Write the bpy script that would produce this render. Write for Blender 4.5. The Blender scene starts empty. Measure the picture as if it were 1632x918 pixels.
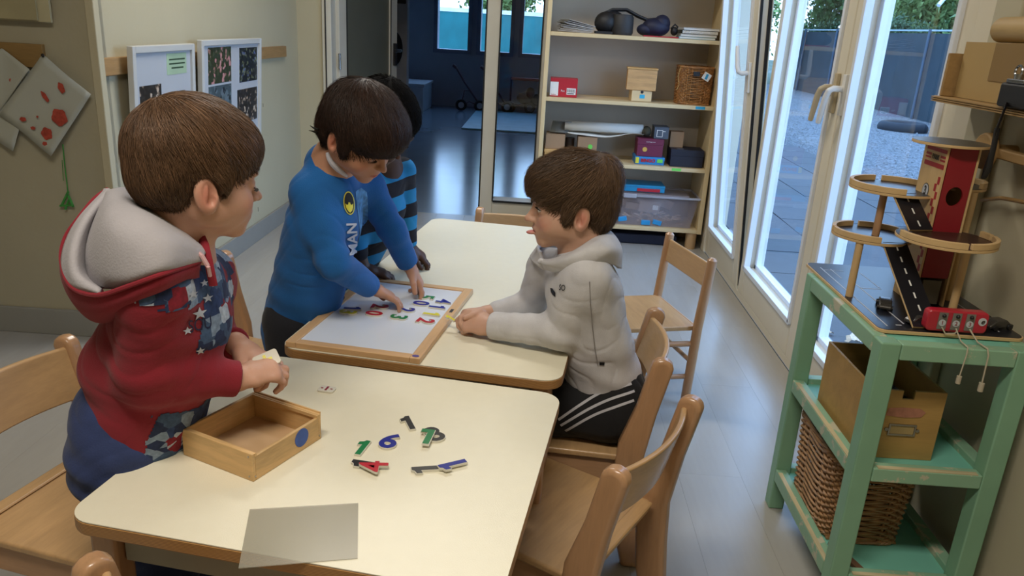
import bpy, bmesh, math, random
import numpy as np
from mathutils import Vector, Matrix, Euler
random.seed(7); RNG = np.random.default_rng(7)
SC = bpy.context.scene; C = SC.collection; PI = math.pi
def R(a): return math.radians(a)

# ---------------------------------------------------------------- camera, sky, lights, exposure
cam_d = bpy.data.cameras.new('camera'); cam = bpy.data.objects.new('camera', cam_d); C.objects.link(cam)
cam_d.sensor_width = 36.0; cam_d.lens = 1232.0/1632.0*36.0; cam_d.clip_start = 0.02; cam_d.clip_end = 200
cam.matrix_world = Matrix(((0.997602, -0.065441, 0.022545, 0.000000), (0.042280, 0.318250, -0.947063, 0.000000), (0.054801, 0.945745, 0.320254, 1.250000), (0.000000, 0.000000, 0.000000, 1.000000)))
SC.camera = cam
SC.view_settings.view_transform = 'Standard'; SC.view_settings.look = 'None'
SC.view_settings.gamma = 1.0; SC.view_settings.use_curve_mapping = False
SC.view_settings.exposure = 1.42

world = bpy.data.worlds.new('sky'); SC.world = world; world.use_nodes = True
wn = world.node_tree; wn.nodes.clear()
wo = wn.nodes.new('ShaderNodeOutputWorld'); wb = wn.nodes.new('ShaderNodeBackground')
wt = wn.nodes.new('ShaderNodeTexCoord'); ws = wn.nodes.new('ShaderNodeSeparateXYZ'); wr = wn.nodes.new('ShaderNodeValToRGB')
wn.links.new(wt.outputs['Generated'], ws.inputs[0]); wn.links.new(ws.outputs['Z'], wr.inputs[0])
wr.color_ramp.elements[0].position = 0.0; wr.color_ramp.elements[0].color = (0.42, 0.66, 1.0, 1)
wr.color_ramp.elements[1].position = 0.6; wr.color_ramp.elements[1].color = (0.30, 0.55, 1.0, 1)
wn.links.new(wr.outputs[0], wb.inputs[0]); wb.inputs[1].default_value = 1.85
wn.links.new(wb.outputs[0], wo.inputs[0])

def area(name, loc, size, power, col, rot=(0,0,0), sy=None):
    d = bpy.data.lights.new(name, 'AREA'); d.energy = power; d.color = col
    d.shape = 'RECTANGLE'; d.size = size; d.size_y = sy or size
    o = bpy.data.objects.new(name, d); o.location = loc; o.rotation_euler = rot; C.objects.link(o); return o
# fluorescent panels on the classroom ceiling (the ceiling itself is above the frame)
area('ceiling_panel_light', (-0.3, 0.3, 2.62), 1.2, 15.0, (1.0, 0.92, 0.80), sy=0.3)
area('ceiling_panel_light', (-0.5, 3.3, 2.62), 1.2, 11.5, (1.0, 0.95, 0.87), sy=0.3)

# ---------------------------------------------------------------- node materials
MATS = {}
def newmat(name):
    m = bpy.data.materials.new(name); m.use_nodes = True; nt = m.node_tree; nt.nodes.clear()
    out = nt.nodes.new('ShaderNodeOutputMaterial'); b = nt.nodes.new('ShaderNodeBsdfPrincipled')
    nt.links.new(b.outputs[0], out.inputs[0]); return m, nt, b, out
def lin(c):
    return tuple((x/12.92 if x <= .04045 else ((x+.055)/1.055)**2.4) for x in c)
def h(s):
    return lin(tuple(int(s[i:i+2], 16)/255 for i in (0, 2, 4)))
def mul(c, k): return tuple(min(1, x*k) for x in c)
def mat(name, col, rough=.5, var=.12, vs=6, bump=0, bs=120, metal=0, coat=0, attr=None, stretch=None, sheen=0, sub=0, spec=None, rnd=0):
    if name in MATS: return MATS[name]
    m, nt, b, out = newmat(name); N = nt.nodes.new; L = nt.links.new
    tc = N('ShaderNodeTexCoord'); src = tc.outputs['Object']
    if stretch:
        mp = N('ShaderNodeMapping'); mp.inputs['Scale'].default_value = stretch; L(src, mp.inputs[0]); src = mp.outputs[0]
    no = N('ShaderNodeTexNoise'); no.inputs['Scale'].default_value = vs; no.inputs['Detail'].default_value = 5; L(src, no.inputs['Vector'])
    rp = N('ShaderNodeValToRGB'); rp.color_ramp.elements[0].position = .3; rp.color_ramp.elements[1].position = .7
    rp.color_ramp.elements[0].color = (*mul(col, 1-var), 1); rp.color_ramp.elements[1].color = (*mul(col, 1+var), 1)
    L(no.outputs[0], rp.inputs[0]); c = rp.outputs[0]
    if attr:
        a = N('ShaderNodeAttribute'); a.attribute_name = attr
        mx = N('ShaderNodeMix'); mx.data_type = 'RGBA'; mx.blend_type = 'MULTIPLY'; mx.inputs[0].default_value = 1
        L(c, mx.inputs[6]); L(a.outputs['Color'], mx.inputs[7]); c = mx.outputs[2]
    if rnd:
        oi = N('ShaderNodeObjectInfo'); hs = N('ShaderNodeHueSaturation'); ma = N('ShaderNodeMapRange')
        ma.inputs[3].default_value = 1-rnd; ma.inputs[4].default_value = 1+rnd
        L(oi.outputs['Random'], ma.inputs[0]); L(ma.outputs[0], hs.inputs['Value']); L(c, hs.inputs['Color']); c = hs.outputs[0]
    L(c, b.inputs['Base Color']); b.inputs['Roughness'].default_value = rough; b.inputs['Metallic'].default_value = metal
    if coat: b.inputs['Coat Weight'].default_value = coat; b.inputs['Coat Roughness'].default_value = .15
    if sheen: b.inputs['Sheen Weight'].default_value = sheen; b.inputs['Sheen Roughness'].default_value = .5
    if sub:
        b.inputs['Subsurface Weight'].default_value = sub; b.inputs['Subsurface Radius'].default_value = (1, .35, .2); b.inputs['Subsurface Scale'].default_value = .006
    if spec is not None: b.inputs['Specular IOR Level'].default_value = spec
    if bump:
        n2 = N('ShaderNodeTexNoise'); n2.inputs['Scale'].default_value = bs; n2.inputs['Detail'].default_value = 3; L(src, n2.inputs['Vector'])
        bp = N('ShaderNodeBump'); bp.inputs['Strength'].default_value = bump; bp.inputs['Distance'].default_value = .002
        L(n2.outputs[0], bp.inputs['Height']); L(bp.outputs[0], b.inputs['Normal'])
    MATS[name] = m; return m
def wood(name, col, axis='x', rough=.35, var=.18, coat=.0, rnd=0, dens=26, attr=None):
    key = name+axis
    if key in MATS: return MATS[key]
    m, nt, b, out = newmat(name+'_'+axis); N = nt.nodes.new; L = nt.links.new
    tc = N('ShaderNodeTexCoord'); mp = N('ShaderNodeMapping')
    mp.inputs['Scale'].default_value = {'x': (.12, 1, 1), 'y': (1, .12, 1), 'z': (1, 1, .12)}[axis]
    if rnd:
        o_ = N('ShaderNodeObjectInfo'); vm = N('ShaderNodeVectorMath'); vm.operation = 'MULTIPLY_ADD'; vm.inputs[1].default_value = (37, 53, 11); L(o_.outputs['Random'], vm.inputs[0]); L(tc.outputs['Object'], vm.inputs[2]); L(vm.outputs[0], mp.inputs[0])
    else: L(tc.outputs['Object'], mp.inputs[0])
    n1 = N('ShaderNodeTexNoise'); n1.inputs['Scale'].default_value = dens; n1.inputs['Detail'].default_value = 6; n1.inputs['Distortion'].default_value = .8
    n2 = N('ShaderNodeTexNoise'); n2.inputs['Scale'].default_value = dens*9; n2.inputs['Detail'].default_value = 2
    L(mp.outputs[0], n1.inputs['Vector']); L(mp.outputs[0], n2.inputs['Vector'])
    ad = N('ShaderNodeMath'); ad.operation = 'MULTIPLY_ADD'; ad.inputs[1].default_value = .35; L(n2.outputs[0], ad.inputs[0]); L(n1.outputs[0], ad.inputs[2])
    rp = N('ShaderNodeValToRGB'); e = rp.color_ramp.elements; e[0].position = .45; e[1].position = .85
    e[0].color = (*mul(col, 1-var), 1); e[1].color = (*mul(col, 1+var*.8), 1)
    L(ad.outputs[0], rp.inputs[0]); c = rp.outputs[0]
    if rnd:
        oi = N('ShaderNodeObjectInfo'); hs = N('ShaderNodeHueSaturation'); ma = N('ShaderNodeMapRange')
        ma.inputs[3].default_value = 1-rnd; ma.inputs[4].default_value = 1+rnd
        L(oi.outputs['Random'], ma.inputs[0]); L(ma.outputs[0], hs.inputs['Value']); L(c, hs.inputs['Color']); c = hs.outputs[0]
    L(c, b.inputs['Base Color']); b.inputs['Roughness'].default_value = rough
    if coat: b.inputs['Coat Weight'].default_value = coat; b.inputs['Coat Roughness'].default_value = .12
    bp = N('ShaderNodeBump'); bp.inputs['Strength'].default_value = .08; bp.inputs['Distance'].default_value = .001
    L(ad.outputs[0], bp.inputs['Height']); L(bp.outputs[0], b.inputs['Normal'])
    MATS[key] = m; return m
def plyedge(name, c1, c2, layers):
    m, nt, b, out = newmat(name); N = nt.nodes.new; L = nt.links.new
    tc = N('ShaderNodeTexCoord'); w = N('ShaderNodeTexWave'); w.bands_direction = 'Z'; w.inputs['Scale'].default_value = layers; w.inputs['Distortion'].default_value = .6
    L(tc.outputs['Object'], w.inputs['Vector']); rp = N('ShaderNodeValToRGB')
    rp.color_ramp.elements[0].color = (*c1, 1); rp.color_ramp.elements[1].color = (*c2, 1)
    rp.color_ramp.elements[0].position = .2; rp.color_ramp.elements[1].position = .6
    L(w.outputs[0], rp.inputs[0]); L(rp.outputs[0], b.inputs['Base Color']); b.inputs['Roughness'].default_value = .4
    return m
def glassmat(name, tint=(1, 1, 1), refl=1.0):
    m = bpy.data.materials.new(name); m.use_nodes = True; nt = m.node_tree; nt.nodes.clear(); N = nt.nodes.new; L = nt.links.new
    out = N('ShaderNodeOutputMaterial'); tr = N('ShaderNodeBsdfTransparent'); tr.inputs[0].default_value = (*tint, 1)
    gl = N('ShaderNodeBsdfGlossy'); gl.inputs['Roughness'].default_value = .01; fr = N('ShaderNodeFresnel'); fr.inputs[0].default_value = 1.5
    ge = N('ShaderNodeNewGeometry'); sb = N('ShaderNodeMath'); sb.operation = 'SUBTRACT'; sb.inputs[0].default_value = refl; sb.use_clamp = False; mm = N('ShaderNodeMath'); mm.operation = 'MULTIPLY'; mm.inputs[1].default_value = refl
    L(ge.outputs['Backfacing'], mm.inputs[0]); L(mm.outputs[0], sb.inputs[1]); mu = N('ShaderNodeMath'); mu.operation = 'MULTIPLY'; L(fr.outputs[0], mu.inputs[0]); L(sb.outputs[0], mu.inputs[1])
    # ripple of the pane, so that it is not a perfect mirror
    mx = N('ShaderNodeMixShader'); L(mu.outputs[0], mx.inputs[0]); L(tr.outputs[0], mx.inputs[1]); L(gl.outputs[0], mx.inputs[2]); L(mx.outputs[0], out.inputs[0])
    return m

# ---------------------------------------------------------------- mesh builder
def frame(x, z):
    x = Vector(x).normalized(); z = Vector(z); z = (z - x*z.dot(x)).normalized(); y = z.cross(x)
    return Matrix((x, y, z)).transposed()
class MB:
    def __init__(s): s.v = []; s.f = []; s.m = []; s.mi = 0
    def add(s, vs, fs):
        o = len(s.v); s.v += [tuple(v) for v in vs]; s.f += [tuple(i+o for i in f) for f in fs]; s.m += [s.mi]*len(fs); return s
    def box(s, c, d, rot=None):
        rm = rot if isinstance(rot, Matrix) else (Euler(rot).to_matrix() if rot else Matrix.Identity(3)); c = Vector(c)
        vs = [c + rm @ Vector((sx*d[0]/2, sy*d[1]/2, sz*d[2]/2)) for sx in (-1, 1) for sy in (-1, 1) for sz in (-1, 1)]
        return s.add(vs, [(0,1,3,2),(4,6,7,5),(0,4,5,1),(2,3,7,6),(0,2,6,4),(1,5,7,3)])
    def bb(s, x0, x1, y0, y1, z0, z1): return s.box(((x0+x1)/2, (y0+y1)/2, (z0+z1)/2), (abs(x1-x0), abs(y1-y0), abs(z1-z0)))
    def tube(s, pts, r, n=10, cap=True, flat=1.0):
        pts = [Vector(p) for p in pts]; rs = r if isinstance(r, (list, tuple)) else [r]*len(pts); vs = []; prev = None
        for i, p in enumerate(pts):
            t = (pts[min(i+1, len(pts)-1)] - pts[max(i-1, 0)]).normalized()
            if prev is None: a = t.orthogonal().normalized()
            else: a = (prev - t*prev.dot(t)); a = a.normalized() if a.length > 1e-6 else t.orthogonal().normalized()
            prev = a; b = t.cross(a)
            for k in range(n):
                q = 2*PI*k/n; vs.append(p + (a*math.cos(q) + b*math.sin(q)*flat)*rs[i])
        fs = [(i*n+k, i*n+(k+1)%n, (i+1)*n+(k+1)%n, (i+1)*n+k) for i in range(len(pts)-1) for k in range(n)]
        if cap: fs += [tuple(reversed(range(n))), tuple((len(pts)-1)*n+k for k in range(n))]
        return s.add(vs, fs)
    def cyl(s, p0, p1, r0, r1=None, n=16): return s.tube([p0, p1], [r0, r0 if r1 is None else r1], n)
    def prism(s, poly, z0, z1, mtx=None):
        n = len(poly); f = (lambda v: mtx @ Vector(v)) if mtx is not None else (lambda v: Vector(v))
        vs = [f((x, y, z0)) for x, y in poly] + [f((x, y, z1)) for x, y in poly]
        return s.add(vs, [tuple(reversed(range(n))), tuple(range(n, 2*n))] + [(i, (i+1) % n, n+(i+1) % n, n+i) for i in range(n)])
    def lathe(s, prof, n=24, mtx=None):
        vs = []; f = (lambda v: mtx @ Vector(v)) if mtx is not None else (lambda v: Vector(v))
        for r, z in prof:
            for k in range(n): vs.append(f((r*math.cos(2*PI*k/n), r*math.sin(2*PI*k/n), z)))
        fs = [(i*n+k, i*n+(k+1) % n, (i+1)*n+(k+1) % n, (i+1)*n+k) for i in range(len(prof)-1) for k in range(n)]
        return s.add(vs, fs)
    def torus(s, c, R1, r, n=32, m=10, mtx=None, a0=0, a1=2*PI):
        full = abs(a1-a0-2*PI) < 1e-6; pts = []
        cnt = n if full else n+1
        vs = []
        for i in range(cnt):
            a = a0+(a1-a0)*i/n
            for k in range(m):
                q = 2*PI*k/m; v = Vector(((R1+r*math.cos(q))*math.cos(a), (R1+r*math.cos(q))*math.sin(a), r*math.sin(q)))
                vs.append((mtx @ v if mtx is not None else v) + Vector(c))
        fs = [(i*m+k, ((i+1) % cnt)*m+k, ((i+1) % cnt)*m+(k+1) % m, i*m+(k+1) % m) for i in range(n if not full else n) for k in range(m)]
        return s.add(vs, fs)
    def ell(s, c, rad, n=16, m=10, rot=None):
        rm = Euler(rot).to_matrix() if rot else Matrix.Identity(3); c = Vector(c); vs = [c + rm @ Vector((0, 0, rad[2]))]
        for i in range(1, m):
            t = PI*i/m
            for k in range(n): vs.append(c + rm @ Vector((rad[0]*math.sin(t)*math.cos(2*PI*k/n), rad[1]*math.sin(t)*math.sin(2*PI*k/n), rad[2]*math.cos(t))))
        vs.append(c - rm @ Vector((0, 0, rad[2]))); L = len(vs)-1
        fs = [(0, 1+k, 1+(k+1) % n) for k in range(n)]
        for i in range(m-2): fs += [(1+i*n+k, 1+(i+1)*n+k, 1+(i+1)*n+(k+1) % n, 1+i*n+(k+1) % n) for k in range(n)]
        fs += [(L, 1+(m-2)*n+(k+1) % n, 1+(m-2)*n+k) for k in range(n)]
        return s.add(vs, fs)
    def mesh(s, name):
        me = bpy.data.meshes.new(name); me.from_pydata(s.v, [], s.f); me.validate(); 
        bm = bmesh.new(); bm.from_mesh(me); bmesh.ops.recalc_face_normals(bm, faces=bm.faces); bm.to_mesh(me); bm.free(); return me
def setsmooth(me, ang=40):
    me.shade_smooth() if hasattr(me, 'shade_smooth') else None
    try: me.set_sharp_from_angle(angle=R(ang))
    except Exception: pass
def link(name, me, parent=None, bevel=0, seg=2, smooth=True, mats=None):
    if mats: [me.materials.append(m) for m in (mats if isinstance(mats, (list, tuple)) else [mats])]
    if smooth: setsmooth(me)
    o = bpy.data.objects.new(name, me); C.objects.link(o)
    if parent is not None: o.parent = parent
    if bevel:
        b = o.modifiers.new('bevel', 'BEVEL'); b.width = bevel; b.segments = seg; b.limit_method = 'ANGLE'; b.angle_limit = R(35)
        b.harden_normals = True
    return o
def obj(name, mb, m, parent=None, bevel=0, seg=2, smooth=True, mi=None):
    me = mb.mesh(name); ms = m if isinstance(m, (list, tuple)) else [m]
    if len(ms) > 1 and len(me.polygons) == len(mb.m): me.polygons.foreach_set('material_index', mb.m)
    return link(name, me, parent, bevel, seg, smooth, list(ms))
def tag(o, label=None, cat=None, group=None, kind=None):
    if label: o['label'] = label
    if cat: o['category'] = cat
    if group: o['group'] = group
    if kind: o['kind'] = kind
    return o
def empty(name, label=None, cat=None, loc=(0, 0, 0), rz=0, group=None):
    o = bpy.data.objects.new(name, None); C.objects.link(o); o.location = loc; o.rotation_euler = (0, 0, rz); o.empty_display_size = .05
    return tag(o, label, cat, group)
def copy_tree(o, parent=None):
    c = o.copy(); C.objects.link(c)
    if parent is not None: c.parent = parent; c.matrix_parent_inverse = o.matrix_parent_inverse.copy()
    for ch in list(o.children): copy_tree(ch, c)
    return c
def B(*a): return MB().bb(*a)
def rrect(w, d, r, n=6):
    out = []
    for cx, cy, a0 in ((w/2-r, d/2-r, 0), (-w/2+r, d/2-r, 90), (-w/2+r, -d/2+r, 180), (w/2-r, -d/2+r, 270)):
        for i in range(n+1):
            a = R(a0+90*i/n); out.append((cx+r*math.cos(a), cy+r*math.sin(a)))
    return out
def text_mesh(txt, height, depth, offset=0.0, align='CENTER', shear=0, spacing=1):
    cu = bpy.data.curves.new('txt', 'FONT'); cu.body = txt; cu.size = height/.73; cu.extrude = depth/2; cu.offset = offset; cu.resolution_u = 4
    cu.align_x = align; cu.align_y = 'CENTER'; cu.shear = shear; cu.space_character = spacing
    o = bpy.data.objects.new('txt', cu); C.objects.link(o); dg = bpy.context.evaluated_depsgraph_get(); dg.update()
    me = bpy.data.meshes.new_from_object(o.evaluated_get(dg)); bpy.data.objects.remove(o); bpy.data.curves.remove(cu); return me
def place(me, mtx): me.transform(mtx); return me
def M4(loc, rot3=None):
    return Matrix.Translation(Vector(loc)) @ (rot3.to_4x4() if rot3 is not None else Matrix.Identity(4))

# ---------------------------------------------------------------- shared materials
BEECH = h('c08a52'); BEECH_L = h('cf9f63'); PALE = h('d9bf92')
W = {a: wood('beech', h('b08864'), a, rough=.3, var=.14, coat=.35) for a in 'xyz'}
WL = {a: wood('light_beech', h('b9956a'), a, rough=.32, var=.14, coat=.3) for a in 'xyz'}
WP = {a: wood('pine', h('cfa468'), a, rough=.5, var=.2) for a in 'xyz'}
WS = {a: wood('maple', h('d8bf92'), a, rough=.45, var=.05) for a in 'xyz'}
wall_m = mat('wall_paint', h('bbb296'), rough=.85, var=.03, vs=3, bump=.25, bs=60)
wall_dk = mat('wall_paint_grubby', h('aaa38c'), rough=.85, var=.05, vs=2.5, bump=.25, bs=60)  # slightly darker, blotchier cream than the other walls
white_pvc = mat('white_frame_paint', h('d8ceb8'), rough=.35, var=.03, vs=4)
white_al = mat('white_coated_aluminium', h('cfcabc'), rough=.4, var=.03)
black_m = mat('black_plastic', h('18171a'), rough=.45, var=.1)
lam_m = mat('cream_laminate', h('e6e0c9'), rough=.33, var=.012, vs=40, bump=.12, bs=500)
glass_m = glassmat('window_glass')
base_m = mat('grey_baseboard_vinyl', h('8f8e88'), rough=.6, var=.04)
steel_m = mat('brushed_steel', h('a9a9a9'), rough=.25, var=.05, metal=1)
# ================================================================ THE SETTING
def struct(name, mb, m, parent=None, label=None, **k):
    o = obj(name, mb, m, parent, **k)
    if parent is None: tag(o, kind='structure')
    if label: o['label'] = label
    return o
# floor of the classroom: a sub-floor and vinyl planks laid along the room
floor_base = mat('plank_joint', h('99968f'), rough=.8)
fl = struct('floor', B(-3.3, 1.06, -1.6, 5.2, -.08, -.003), floor_base, label='pale grey wood-look plank floor of the classroom')
plank_m = wood('vinyl_plank', h('a5a29c'), 'y', rough=.24, var=.05, rnd=.02, dens=9)
PW, PL = .192, 1.22
pmesh = B(-PW/2+.0002, PW/2-.0002, -PL/2+.0002, PL/2-.0002, -.004, 0).mesh('plank'); pmesh.materials.append(plank_m)
x = 1.06-PW/2; k = 0
while x > -3.3:
    y = .3+((k*.47) % 1.0)*PL - PL
    while y < 5.2+PL/2:
        cx0, cy0 = x, y
        if y+PL/2 > .3 and y-PL/2 < 5.2:
            if y+PL/2 > 5.2 or y-PL/2 < -.2:
                a, b_ = max(y-PL/2, -.2), min(y+PL/2, 5.2)
                if b_-a > .05: obj('plank', B(x-PW/2+.0004, x+PW/2-.0004, a+.0004, b_-.0004, -.004, 0), plank_m, fl)
            elif not (x < -1.59-PW/2 and y-PL/2 > 2.8):
                o = bpy.data.objects.new('plank', pmesh); C.objects.link(o); o.location = (x, y, 0); o.parent = fl
        y += PL
    x -= PW; k += 1
# walls
struct('wall_left', B(-1.69, -1.59, 2.77, 5.25, 0, 2.7), wall_m, label='off-white wall with picture frames on a rail')
struct('wall_corner', B(-3.3, -1.59, 2.77, 2.87, 0, 2.7), wall_dk, label='grubby cream wall panel with children\'s drawings')
struct('wall_near_left', B(-3.4, -3.3, -1.6, 2.87, 0, 2.7), wall_m)
struct('wall_front', B(-3.4, 1.16, -1.7, -1.6, 0, 2.7), wall_m)
struct('ceiling', B(-3.4, 1.16, -1.7, 5.3, 2.7, 2.8), mat('ceiling_white', h('d8d4c8'), rough=.9))
wr_m = mat('wall_paint_right', h('b3ab92'), rough=.8, var=.03, vs=3, bump=.2, bs=60)
struct('wall_right', MB().bb(1.06, 1.18, -1.7, 1.96, 0, 2.7).bb(1.06, 1.18, 1.96, 5.3, 2.14, 2.7).bb(1.06, 1.18, 4.72, 5.3, 0, 2.14), wr_m, label='cream wall beside the glazed doors')
struct('wall_back', MB().bb(-1.69, -1.425, 5.15, 5.27, 0, 2.7).bb(-1.425, .03, 5.15, 5.27, 2.12, 2.7).bb(.03, 1.18, 5.15, 5.27, 0, 2.7), wall_m)
struct('baseboard_left', B(-1.59, -1.575, 2.765, 5.15, 0, .105), base_m, bevel=.003)
struct('baseboard_corner', B(-3.3, -1.575, 2.755, 2.77, 0, .105), base_m, bevel=.003)
struct('baseboard_right', B(1.045, 1.06, -1.6, 1.95, 0, .08), base_m)
struct('trim_1', B(-1.592, -1.560, 2.764, 2.80, .105, 2.7), wall_m, bevel=.004, label='wall edge strip at the corner')
# far room seen through the doorway
far_floor = mat('blue_grey_linoleum', h('7f8ea0'), rough=.16, var=.06, vs=2, bump=.03, bs=4)
struct('floor', B(-4, 1.06, 5.2, 12.6, -.08, -.002), far_floor, label='glossy blue-grey floor of the far room')
fw_m = mat('far_wall_paint', h('a3a8b2'), rough=.8, var=.04)
WX = [(-3.75, -2.35), (-1.67, -1.20), (-1.005, -.547), (-.353, .12), (.32, .8)]  # first opening is an added, unseen window that brightens the far room
fw = MB(); fw.bb(-4, 1.06, 12.5, 12.7, 0, .86).bb(-4, 1.06, 12.5, 12.7, 2.3, 2.9)
xs = [-4] + [q for p in WX for q in p] + [1.06]
for i in range(0, len(xs), 2): fw.bb(xs[i], xs[i+1], 12.5, 12.7, .86, 2.3)
struct('wall_far', fw, fw_m)
struct('wall_far_left', B(-4.1, -4, 5.2, 12.7, 0, 2.9), fw_m)
struct('wall_far_right', B(1.06, 1.18, 5.33, 12.7, 0, 2.9), fw_m)
struct('ceiling', B(-4.1, 1.18, 5.25, 12.7, 2.9, 3.0), fw_m)
struct('wall_partition', B(-4, -1.372, 8.0, 8.12, 0, 2.9), mat('partition_paint', h('b4b4ba'), rough=.8), label='grey partition wall in the far room')
struct('wall_far_near', MB().bb(-4, -1.69, 5.27, 5.33, 0, 2.9).bb(.9, 1.18, 5.27, 5.33, 0, 2.9).bb(-1.69, .9, 5.27, 5.33, 2.5, 2.9), fw_m)
fr_m = mat('far_window_frame', h('7d8490'), rough=.5)
n = 1
for a, b_ in WX:
    w_ = struct('window_%d' % n, MB().bb(a-.06, b_+.06, 12.44, 12.5, .80, .86).bb(a-.06, a, 12.46, 12.5, .86, 2.3).bb(b_, b_+.06, 12.46, 12.5, .86, 2.3).bb(a, b_, 12.46, 12.5, 2.24, 2.3), fr_m); n += 1
    obj('pane', B(a, b_, 12.55, 12.556, .86, 2.3), glass_m, w_)
# doorway in the back wall: frame, open leaf, fixed sidelight
gas = mat('rubber_gasket', h('111216'), rough=.7)
dr = struct('door_1', MB().bb(-1.425, -1.365, 5.13, 5.29, 0, 2.12).bb(-1.425, .03, 5.13, 5.29, 2.06, 2.12).bb(-.375, -.292, 5.13, 5.29, 0, 2.06)
       .bb(-.292, .03, 5.13, 5.29, 0, .125).bb(-.02, .03, 5.13, 5.29, .125, 2.06), white_al, bevel=.004, label='white framed glazed partition with doorway')
obj('gasket', MB().bb(-.385, -.375, 5.14, 5.28, 0, 2.06).bb(-.294, -.286, 5.12, 5.14, .125, 2.06).bb(-.286, -.02, 5.12, 5.14, .119, .129).bb(-.028, -.020, 5.12, 5.14, .125, 2.06).bb(-1.405, -1.398, 5.124, 5.132, .2, 2.0), gas, dr)
obj('pane', B(-.292, -.02, 5.2, 5.206, .125, 2.06), glass_m, dr)
# the leaf swings into the far room
pane_refl_m = mat('frosted_door_film', h('6f6f60'), rough=.35, var=.05)  # reflection of a wall put into the pane as a near-opaque grey-green
[n_ for n_ in pane_refl_m.node_tree.nodes if n_.type == 'BSDF_PRINCIPLED'][0].inputs['Alpha'].default_value = .8
lf = struct('door_2', MB().bb(0, .1, -.02, .02, .02, 2.05).bb(.79, .9, -.02, .02, .02, 2.05).bb(.1, .79, -.02, .02, .02, .22).bb(.1, .79, -.02, .02, 1.95, 2.05), white_al, bevel=.004, label='open glazed door leaf with black handle')
lf.location = (-1.36, 5.24, 0); lf.rotation_euler = (0, 0, R(76))
obj('pane', B(.1, .79, -.003, .003, .22, 1.95), pane_refl_m, lf)
obj('gasket', MB().bb(.1, .108, -.023, -.019, .22, 1.95).bb(.782, .79, -.023, -.019, .22, 1.95), gas, lf)
obj('door_handle', MB().box((.845, -.03, 1.0), (.035, .02, .16)).tube([(.845, -.03, 1.03), (.845, -.075, 1.03), (.80, -.085, 1.03), (.72, -.085, 1.03)], .012), black_m, lf, bevel=.004)
obj('hinge', MB().cyl((-.01, -.025, .92), (-.01, -.025, 1.02), .008).cyl((-.01, -.025, .3), (-.01, -.025, .4), .008), steel_m, lf)
# glazed doors on the right: three leaves
reveal_m = mat('outer_bead_white', h('dfe3ea'), rough=.3, var=.02)
def leaf(num, y0, y1, lean=0, label=None, handle=None, hcol=white_pvc, up=1):
    # origin at the bottom edge, so that a tilted leaf leans on its bottom hinge
    S, T = .082, .17
    o = struct('door_%d' % num, MB().bb(-.03, .04, 0, S, 0, 2.08).bb(-.03, .04, y1-y0-S, y1-y0, 0, 2.08).bb(-.03, .04, S, y1-y0-S, 0, T-.02).bb(-.03, .04, S, y1-y0-S, 2.0, 2.08), white_pvc, bevel=.006, label=label)
    o.location = (1.09, y0, .035); o.rotation_euler = (0, -lean, 0)
    L_ = y1-y0
    obj('glazing_bead', MB().bb(-.042, -.012, S-.006, S+.016, T-.03, 2.01).bb(-.042, -.012, L_-S-.016, L_-S+.006, T-.03, 2.01).bb(-.042, -.012, S, L_-S, T-.036, T-.012).bb(.012, .05, S-.001, S+.03, T-.03, 2.01).bb(.012, .05, L_-S-.03, L_-S+.001, T-.03, 2.01).bb(.012, .05, S, L_-S, T-.03, T+.0), reveal_m, o, bevel=.003)
    obj('pane', B(.0, .006, S, L_-S, T-.02, 2.0), glass_m, o)
    if handle is not None:
        hy_ = handle
        hh = obj('door_handle', MB().box((-.037, hy_, 1.05), (.014, .03, .14)).tube([(-.03, hy_, 1.07), (-.075, hy_, 1.07), (-.088, hy_+.004, 1.07-.008*up), (-.092, hy_+.012, 1.07-.03*up), (-.092, hy_+.03, 1.07-.08*up), (-.092, hy_+.045, 1.07-.125*up)], [.011, .011, .011, .011, .0105, .009], 12), hcol, o, bevel=.003)
    return o
h_white = mat('white_handle', h('d9d7d2'), rough=.3); h_beige = mat('beige_handle', h('b9a98a'), rough=.35)
l1 = leaf(3, 3.82, 4.62, lean=R(4.0), handle=.042, hcol=h_white, up=-1, label='glazed door leaf tilted inward next to the bookcase')
obj('gasket', MB().bb(-.022, -.010, -.006, 0, .02, 2.06).bb(.015, .030, -.006, 0, .02, 2.06), gas, l1)
leaf(4, 2.875, 3.79, handle=.04, hcol=h_beige, label='glazed door leaf with beige handle')
leaf(5, 2.06, 2.87, handle=.81-.04, hcol=h_white, label='glazed door leaf behind the green shelf')
struct('trim_2', MB().bb(1.05, 1.17, 4.63, 4.72, 0, 2.14).bb(1.05, 1.17, 1.96, 2.055, 0, 2.14).bb(1.05, 1.17, 1.96, 4.72, 2.12, 2.14).bb(1.062, 1.17, 1.96, 4.72, 0, .035), white_pvc, bevel=.004, label='white frame around the glazed doors')
o = struct('trim_3', MB().bb(1.035, 1.06, 1.845, 1.955, 0, 2.3).bb(1.045, 1.06, 1.955, 1.975, 0, 2.3), wr_m, bevel=.006, label='cream boxing strip beside the door frame')
obj('screw', MB().ell((1.085, 3.805, 1.25), (.003, .004, .004), 8, 6).ell((1.085, 3.805, .62), (.003, .004, .004), 8, 6), steel_m, o)

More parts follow.
